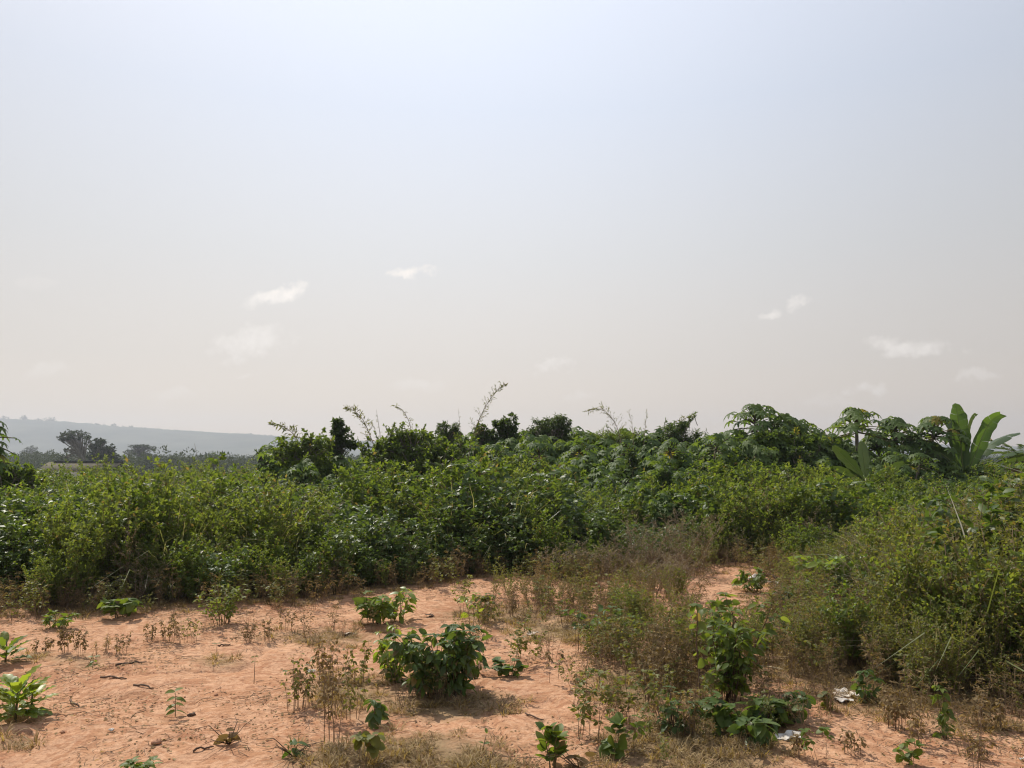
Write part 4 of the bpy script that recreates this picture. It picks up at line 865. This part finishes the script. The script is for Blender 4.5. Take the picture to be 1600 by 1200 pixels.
banana('old banana plant with two broad sunlit leaves standing against the sky', 1504, 22, [
    (100, 88, 72, 2.3, .52, .6, 'banana', 5, (.15, 1, .1)), (0, 66, -35, 2.45, .42, .45, 'banana', 7, (.35, 1, .35)), (20, 82, -20, 2.25, .26, 1, 'bananad', 6, (-.5, 1, .2)), (178, 66, -50, 1.75, .46, .7, 'bananad', 2.2, (-.3, 1, .5)), (176, 40, -40, 1.6, .40, .9, 'bananad', 1.5, (0, 1, .9)), (2, 38, -18, 2.7, .34, .9, 'bananad', 1.4, (0, 1, 1.2)), (-4, 26, -30, 2.0, .30, 1, 'bananab', 1.6, (0, 1, 1.2)), (80, 82, 60, 2.0, .5, .9, 'bananad'), (160, 72, 10, 1.7, .5, .7, 'bananad'),
    (195, 60, -35, 1.6, .42, .9, 'bananad'), (-10, 52, -5, 2.1, .42, .8, 'bananad'), (10, 62, 5, 2.5, .45, .8, 'bananad'), (-40, 45, -40, 1.6, .4, 1, 'bananab'),
    (215, 40, -50, 1.4, .35, 1, 'bananab'), (130, 70, 30, 1.4, .45, .8, 'bananad'), (20, 35, -35, 1.9, .35, 1, 'bananab')], 601, 1.05, .12)
banana('young banana plant with an upright blade leaf in front of the papaya trees', 1352, 18.5, [
    (90, 84, 76, 1.0, .26, 0, 'bananad', 1, (.1, 1, .1)), (178, 55, 42, 1.15, .26, .1, 'bananad', 1, (.1, 1, .4)), (2, 32, 22, 1.05, .24, .1, 'bananad', 1, (0, 1, .5)), (184, 34, 14, .9, .18, .3, 'bananad', 1, (0, 1, .5)), (-5, 20, 0, .7, .2, .1, 'bananad')], 602, 1.2, .05)
# palm fronds at the right edge
def palm(label, px, Y, th, n, ln, seed):
    fx = W(px, 715, Y)[0]; ft = np.array([fx, Y, float(gz(fx, Y))]); rg = rngf(seed); root = empty('palm_tree', ft, label, 'palm tree'); g = G(); gt = G()
    gt.tube([(0, 0, -.1), (0, 0, th)], [.16, .13], 9, 1); gt.obj('trunk', [M['bark'], M['bark']], root)
    for i in range(n):
        az = i*2.4; e = R(75-70*i/n); p = np.array([0, 0, th]); pts = [p]
        for k in range(10):
            p = p+ln/10*np.array([math.cos(az)*math.cos(e), math.sin(az)*math.cos(e), math.sin(e)]); e -= .13; pts.append(p)
        g.tube(pts, np.linspace(.015, .003, 11), 4, 1); pts = np.array(pts); P = []; D = []; Nn = []
        for k in range(44):
            u = .15+.85*k/44; q = np.array([np.interp(u*10, range(11), pts[:, j]) for j in range(3)]); sd = np.array([-math.sin(az), math.cos(az), 0])*(1 if k % 2 else -1)
            P.append(q); D.append(sd+nrm(pts[-1]-pts[0])*.7+np.array([0, 0, rg.uniform(-.2, .3)])); Nn.append([0, 0, 1.])
        tv, tf = TL; g.leaves((tv*np.array([.5, 1, 1]), tf), P, D, Nn, .42*rg.uniform(.7, 1.1, len(P)), rg.random(len(P)), 0)
    g.obj('crown', [M['deep'], M['stem']], root)
palm('palm with fine fronds at the right edge of the skyline', 1600, 30, 1.55, 14, 1.6, 610)

# bare reeds rising over the bushes
def reed(label, pts, Y, nb, leaf, seed, rad=.012, brl=.28, group=None, sway=0):
    P = np.array([W(a, b, Y) for a, b in pts]); fz = float(gz(P[0][0], Y)); ft = np.array([P[0][0], Y, fz]); rg = rngf(seed)
    root = empty('reed', ft, label, 'reed', group); P = P-ft
    t = np.linspace(0, 1, len(P)); tt = np.linspace(0, 1, 16); Q = np.stack([np.interp(tt, t, P[:, i]) for i in range(3)], 1)
    for _ in range(3): Q[1:-1] = (Q[:-2]+2*Q[1:-1]+Q[2:])/4
    g, gs = G(), G(); gs.tube(np.vstack([[P[0][0]*0, 0, 0], Q]), np.r_[rad, np.linspace(rad, rad*.25, 16)], 5, 1)
    PP = []; D = []; Nn = []; S = []
    for k in range(nb):
        u = .12+.86*k/nb; q = np.array([np.interp(u*15, range(16), Q[:, j]) for j in range(3)]); td = nrm(Q[min(15, int(u*15)+1)]-Q[int(u*15)])
        a = rg.uniform(0, 6.28); sd = nrm(td*.9+.9*np.array([math.cos(a), math.sin(a)*.8, .1])); l = brl*(1.1-.8*u)*rg.uniform(.4, 1.1)
        gs.tube([q, q+sd*l*.6, q+nrm(sd+[0, 0, -.3])*l], [rad*.3, rad*.25, rad*.12], 3, 1)
        for j in range(4):
            v = (j+1)/4; PP.append(q+sd*l*v); D.append(sd+rg.normal(0, .5, 3)+np.array([0, 0, -.4])); Nn.append(rg.normal(0, 1, 3)); S.append(leaf*rg.uniform(.5, 1.1))
    g.leaves(TL, PP, D, Nn, S, rg.random(len(PP)), 0)
    gs.obj('stalk', [M['twig'], M['twig']], root); g.obj('leaves', [M['olive']], root)
reed('leafy reed bowing left at the start of the skyline bushes', [(470, 700), (462, 682), (448, 668), (422, 660)], 19.5, 26, .16, 701)
reed('arching reed with small leaves beside the upright dark sapling', [(588, 705), (580, 685), (568, 655), (555, 642), (540, 636)], 19.5, 40, .13, 702)
reed('short bare straight stalk right of the arching reed', [(596, 700), (593, 672), (588, 640)], 19.5, 6, .06, 703, .010, .08)
reed('small bare bent stalk close to the straight one', [(592, 695), (586, 672), (580, 657)], 20, 8, .06, 704, .008, .08)
reed('curved feathery reed above the vine draped mound', [(645, 690), (641, 662), (630, 640), (615, 633)], 20, 26, .09, 705, .009, .14)
reed('slim bare stalk left of the tallest reed', [(719, 700), (719, 670), (716, 638)], 21, 8, .05, 706, .008, .07)
reed('tallest bare reed leaning right, high above the skyline', [(732, 715), (740, 675), (755, 640), (775, 610), (789, 600)], 20, 60, .09, 707, .012, .34)
reed('bushy bare reed arching left right of centre', [(972, 700), (965, 665), (950, 645), (935, 637), (916, 643)], 21, 46, .09, 708, .010, .40)
reed('thin bare reed between the arching one and the straight one', [(990, 695), (988, 665), (982, 640)], 21, 16, .06, 709, .007, .18)
reed('straight knotty stalk right of the bushy bare reed', [(1005, 700), (1008, 670), (1011, 638)], 21, 22, .06, 710, .008, .07)
reed('arching leafy shoot above the loose bush left of the papaya trees', [(1050, 685), (1060, 662), (1072, 652), (1082, 650)], 22, 20, .11, 711, .010, .14)

# ------------------------------------------------------------------ low house beyond the thicket
HY = 80.0
def W3(px, py, Y=HY): return W(px, py, Y)
hx0, hx1 = W3(58, 730)[0], W3(176, 730)[0]; zr = W3(0, 723)[2]; ze = W3(0, 736)[2]; gzh = -3.3
house = empty('house', ((hx0+hx1)/2, HY+2, gzh), 'low pale walled house with a long dark brown roof left beyond the thicket', 'house')
def box(g, x0, x1, y0, y1, z0, z1, m=0):
    V = [(x, y, z) for z in (z0, z1) for y in (y0, y1) for x in (x0, x1)]
    g.add(V, [(0, 2, 3), (0, 3, 1), (4, 5, 7), (4, 7, 6), (0, 1, 5), (0, 5, 4), (2, 6, 7), (2, 7, 3), (0, 4, 6), (0, 6, 2), (1, 3, 7), (1, 7, 5)], .5, m)
hw = (hx1-hx0)/2; zE, zR = ze-gzh, zr-gzh
mw = plain('stained_pale_render', (.50, .47, .42), (.66, .63, .58), 1.2, .9); mrf = plain('rusty_brown_roof_sheet', (.06, .055, .035), (.13, .11, .07), 1.5, .9); mrd = plain('dark_ridge_cap', (.03, .035, .035), (.06, .065, .06), 3, .6)
mfr = plain('dark_window_opening', (.02, .02, .02), (.04, .04, .04), 3, .4)
g = G(); box(g, -hw+.5, hw-.5, -1.8, 1.8, -.3, zE, 0); g.obj('wall', [mw], house, smooth=False)
g = G(); ov = .12
g.add([(-hw, -2.3, zE-.05), (hw, -2.3, zE-.05), (hw, 0, zR), (-hw, 0, zR), (-hw, 2.3, zE-.05), (hw, 2.3, zE-.05), (-hw, -2.3, zE+.03), (hw, -2.3, zE+.03), (hw, 0, zR+.08), (-hw, 0, zR+.08), (-hw, 2.3, zE+.03), (hw, 2.3, zE+.03)],
      [(0, 1, 2), (0, 2, 3), (3, 2, 5), (3, 5, 4), (6, 8, 7), (6, 9, 8), (9, 11, 8), (9, 10, 11), (0, 7, 1), (0, 6, 7), (4, 5, 11), (4, 11, 10), (0, 3, 9), (0, 9, 6), (3, 4, 10), (3, 10, 9), (1, 7, 8), (1, 8, 2), (2, 8, 11), (2, 11, 5)], .5)
rf = g.obj('roof', [mrf], house, smooth=False)
g = G(); box(g, -hw+.6, hw+.1, -.22, .22, zR+.04, zR+.24); g.obj('ridge_cap', [mrd], rf, smooth=False)
for i, wx in enumerate((-.55, -.05, .5)):
    g = G(); box(g, wx*hw-.4, wx*hw+.4, -1.84, -1.76, 1.1, 2.1); g.obj('window', [mfr], house, smooth=False)
# leaning pole far left of centre
a, b = W(304, 693, 200), W(310, 725, 200)
g = G(); g.tube([np.array([0, 0, float(gz(b[0], 200))-b[2]-.2]), np.array([0, 0, 0]), a-b], [.09, .08, .05], 6, 0)
tag(g.obj('utility_pole', [M['bark']], None, b), 'thin leaning pole standing before the hazy ridge', 'pole')

# ------------------------------------------------------------------ birds far off in the sky
def bird(px, py, Y, s, seed, label, group):
    p = W(px, py, Y); rg = rngf(seed); f = rg.uniform(.1, .5); g = G()
    V = [(0, .32, 0), (.06, .1, .05), (-.06, .1, .05), (0, -.3, .02), (0, .05, -.07), (.55, .12, f), (-.55, .12, f), (1.0, -.12, f*.7), (-1.0, -.12, f*.7), (.45, -.12, f*.75), (-.45, -.12, f*.75), (.07, -.1, .03), (-.07, -.1, .03), (.09, -.48, .02), (-.09, -.48, .02)]
    Fc = [(0, 1, 2), (0, 4, 1), (0, 2, 4), (1, 11, 12), (1, 12, 2), (11, 3, 12), (4, 11, 1), (4, 3, 11), (4, 2, 12), (4, 12, 3), (1, 5, 9), (1, 9, 11), (5, 7, 9), (2, 10, 6), (2, 12, 10), (6, 10, 8), (3, 13, 14)]
    g.add(np.array(V)*s, Fc, .5); o = tag(g.obj('bird', [M['darkwood']], None, p, False), label, 'bird', group); o.rotation_euler = (0, 0, rg.uniform(-1, 1)); return o
FL = [(1262, 497), (1275, 499), (1290, 494), (1320, 507), (1338, 503), (1354, 500), (1369, 498), (1388, 494), (1396, 489), (1403, 484), (1424, 475), (1431, 474)]
for i, (px, py) in enumerate(FL): bird(px, py, 260+(i*7) % 30, .35, i, 'tiny dark bird in the strung out flock at upper right', 'flock of birds at the right of the sky')
bird(675, 560, 220, .38, 30, 'lone tiny bird low in the sky above the vine draped mound', None)
bird(570, 42, 220, .42, 31, 'lone tiny bird near the top of the sky', None)

# ------------------------------------------------------------------ light, sky, haze
SAZ, SEL = R(-38), R(50)
sd_ = Vector((math.sin(SAZ)*math.cos(SEL), math.cos(SAZ)*math.cos(SEL), math.sin(SEL)))
sl = bpy.data.lights.new('sun', 'SUN'); sl.energy = 5.0; sl.angle = R(.6); sl.color = (1, .93, .82)
so = bpy.data.objects.new('sun', sl); C.objects.link(so); so.rotation_euler = sd_.to_track_quat('Z', 'Y').to_euler(); so.location = (0, 0, 60)
wd = bpy.data.worlds.new('World'); sc.world = wd; wd.use_nodes = True; nt = wd.node_tree; nt.nodes.clear()
sky = N(nt, 'ShaderNodeTexSky', sky_type='NISHITA'); sky.sun_disc = False; sky.sun_elevation = SEL; sky.sun_rotation = SAZ; sky.dust_density = 4; sky.air_density = 1.2; sky.altitude = 200
tc = N(nt, 'ShaderNodeTexCoord'); D_ = tc.outputs['Generated']
def vdot(v, c):
    n = N(nt, 'ShaderNodeVectorMath', operation='DOT_PRODUCT'); L(nt, v, n.inputs[0]); n.inputs[1].default_value = tuple(c); return n.outputs['Value']
nz = N(nt, 'ShaderNodeTexNoise'); nz.inputs['Scale'].default_value = 38; nz.inputs['Detail'].default_value = 7; nz.inputs['Roughness'].default_value = .62; L(nt, D_, nz.inputs['Vector'])
sub = N(nt, 'ShaderNodeVectorMath', operation='SUBTRACT'); L(nt, nz.outputs['Color'], sub.inputs[0]); sub.inputs[1].default_value = (.5, .5, .5)
scl = N(nt, 'ShaderNodeVectorMath', operation='SCALE'); L(nt, sub.outputs[0], scl.inputs[0]); scl.inputs['Scale'].default_value = .036
adv = N(nt, 'ShaderNodeVectorMath', operation='ADD'); L(nt, D_, adv.inputs[0]); L(nt, scl.outputs[0], adv.inputs[1]); DW = adv.outputs[0]
CL = [(437, 460, 50, 11, -20, 1.0), (470, 448, 18, 7, -35, .7), (388, 535, 62, 17, -12, .55), (410, 520, 26, 10, -10, .35), (640, 425, 34, 8, -3, .9), (865, 570, 42, 10, -5, .55), (655, 602, 36, 8, 0, .25), (1203, 491, 13, 6, -10, .6),
      (1247, 471, 22, 8, -20, .45), (1418, 540, 55, 11, 8, .6), (1400, 532, 20, 8, 0, .3), (1350, 606, 30, 8, 0, .45), (1525, 588, 34, 8, 0, .35), (275, 615, 40, 9, -10, .22), (75, 575, 36, 10, -15, .18), (905, 618, 28, 6, 0, .2), (378, 588, 14, 5, 0, .25), (1290, 625, 60, 8, 0, .15), (60, 440, 30, 8, 0, .1)]
nz3 = N(nt, 'ShaderNodeTexNoise'); nz3.inputs['Scale'].default_value = 48; nz3.inputs['Detail'].default_value = 9; nz3.inputs['Roughness'].default_value = .58; L(nt, D_, nz3.inputs['Vector'])
nzo = mth(nt, 'MULTIPLY_ADD', nz3.outputs['Fac'], 1.5, -1.12)
tot = None
for px, py, rx, ry, rot, it in CL:
    c = nrm(ray(px, py)); u = nrm(np.cross(c, [0, 0, 1])); v = np.cross(u, c); a = R(-rot); u2 = u*math.cos(a)+v*math.sin(a); v2 = -u*math.sin(a)+v*math.cos(a)
    nn_ = np.linalg.norm(ray(px, py)); A = mth(nt, 'DIVIDE', vdot(DW, u2), rx/F/nn_); B = mth(nt, 'DIVIDE', vdot(DW, v2), ry*1.3/F/nn_)
    rr = mth(nt, 'ADD', mth(nt, 'MULTIPLY', A, A), mth(nt, 'MULTIPLY', B, B)); front = mth(nt, 'GREATER_THAN', vdot(D_, c), 0)
    e = mth(nt, 'MULTIPLY', mth(nt, 'MULTIPLY', mth(nt, 'ADD', mth(nt, 'EXPONENT', mth(nt, 'MULTIPLY', rr, -.8)), nzo), 1.9, clamp=True), mth(nt, 'MULTIPLY', front, it)); tot = e if tot is None else mth(nt, 'MAXIMUM', tot, e)
nz2 = N(nt, 'ShaderNodeTexNoise'); nz2.inputs['Scale'].default_value = 70; nz2.inputs['Detail'].default_value = 8; nz2.inputs['Roughness'].default_value = .6; L(nt, D_, nz2.inputs['Vector'])
mr = N(nt, 'ShaderNodeMapRange'); mr.inputs[1].default_value = .35; mr.inputs[2].default_value = .62; mr.inputs[3].default_value = .15; L(nt, nz2.outputs['Fac'], mr.inputs[0])
mr.inputs[3].default_value = .55; cloudf = mth(nt, 'MULTIPLY', mth(nt, 'MULTIPLY', tot, mr.outputs[0]), 1.0, clamp=True)
# dusty harmattan veil over the clear sky
sep = N(nt, 'ShaderNodeSeparateXYZ'); L(nt, D_, sep.inputs[0])
cr = N(nt, 'ShaderNodeValToRGB'); L(nt, sep.outputs['Z'], cr.inputs[0]); els = cr.color_ramp.elements
els[0].position = 0; els[0].color = (1.22, .98, .74, 1); els[1].position = 1; els[1].color = (.76, .82, 1.02, 1)
for pos, c in ((.12, (.96, .87, .78)), (.25, (.85, .845, .845)), (.42, (.77, .83, .95)), (.55, (.84, .90, 1.04))):
    e = els.new(pos); e.color = rgba(c)
# bright glow painted into the veil near the view centre, apart from the sun
gd = (math.sin(R(-4))*math.cos(R(33)), math.cos(R(-4))*math.cos(R(33)), math.sin(R(33)))
glow = mth(nt, 'ADD', mth(nt, 'MULTIPLY', mth(nt, 'POWER', mth(nt, 'MAXIMUM', vdot(D_, gd), 0), 6), .42), .66)
vm = N(nt, 'ShaderNodeVectorMath', operation='SCALE'); L(nt, cr.outputs[0], vm.inputs[0]); L(nt, glow, vm.inputs['Scale'])
sk = N(nt, 'ShaderNodeVectorMath', operation='SCALE'); L(nt, sky.outputs[0], sk.inputs[0]); sk.inputs['Scale'].default_value = .10
base_ = mixc(nt, .90, sk.outputs[0], vm.outputs[0])
fin = mixc(nt, cloudf, base_, (1.04, .98, .92))
bg = N(nt, 'ShaderNodeBackground'); L(nt, fin, bg.inputs[0]); bg.inputs[1].default_value = 1.0
wo = N(nt, 'ShaderNodeOutputWorld'); L(nt, bg.outputs[0], wo.inputs[0])

hz = G(); box(hz, -1900, 1900, -1900, 1900, -10, 96); m, nt = nmat('harmattan_haze')
pv = N(nt, 'ShaderNodeVolumePrincipled'); pv.inputs['Color'].default_value = (.725, .78, .87, 1); pv.inputs['Density'].default_value = .00055; pv.inputs['Anisotropy'].default_value = .35
o_ = N(nt, 'ShaderNodeOutputMaterial'); L(nt, pv.outputs[0], o_.inputs['Volume'])
haze = hz.obj('haze', [m], smooth=False); tag(haze, 'dusty haze fading the far ridge', 'haze', None, 'stuff')

sc.view_settings.view_transform = 'Standard'; sc.view_settings.look = 'None'; sc.view_settings.gamma = 1; sc.view_settings.exposure = 0
sc.render.engine = 'CYCLES'; cy = sc.cycles
cy.filter_width = 1.15; cy.max_bounces = 6; cy.diffuse_bounces = 3; cy.glossy_bounces = 2; cy.transmission_bounces = 4; cy.volume_bounces = 0; cy.transparent_max_bounces = 4
cy.caustics_reflective = False; cy.caustics_refractive = False; cy.sample_clamp_indirect = 4
cy.use_denoising = True; cy.denoiser = 'OPENIMAGEDENOISE'; cy.denoising_input_passes = 'RGB_ALBEDO_NORMAL'; cy.denoising_prefilter = 'ACCURATE'
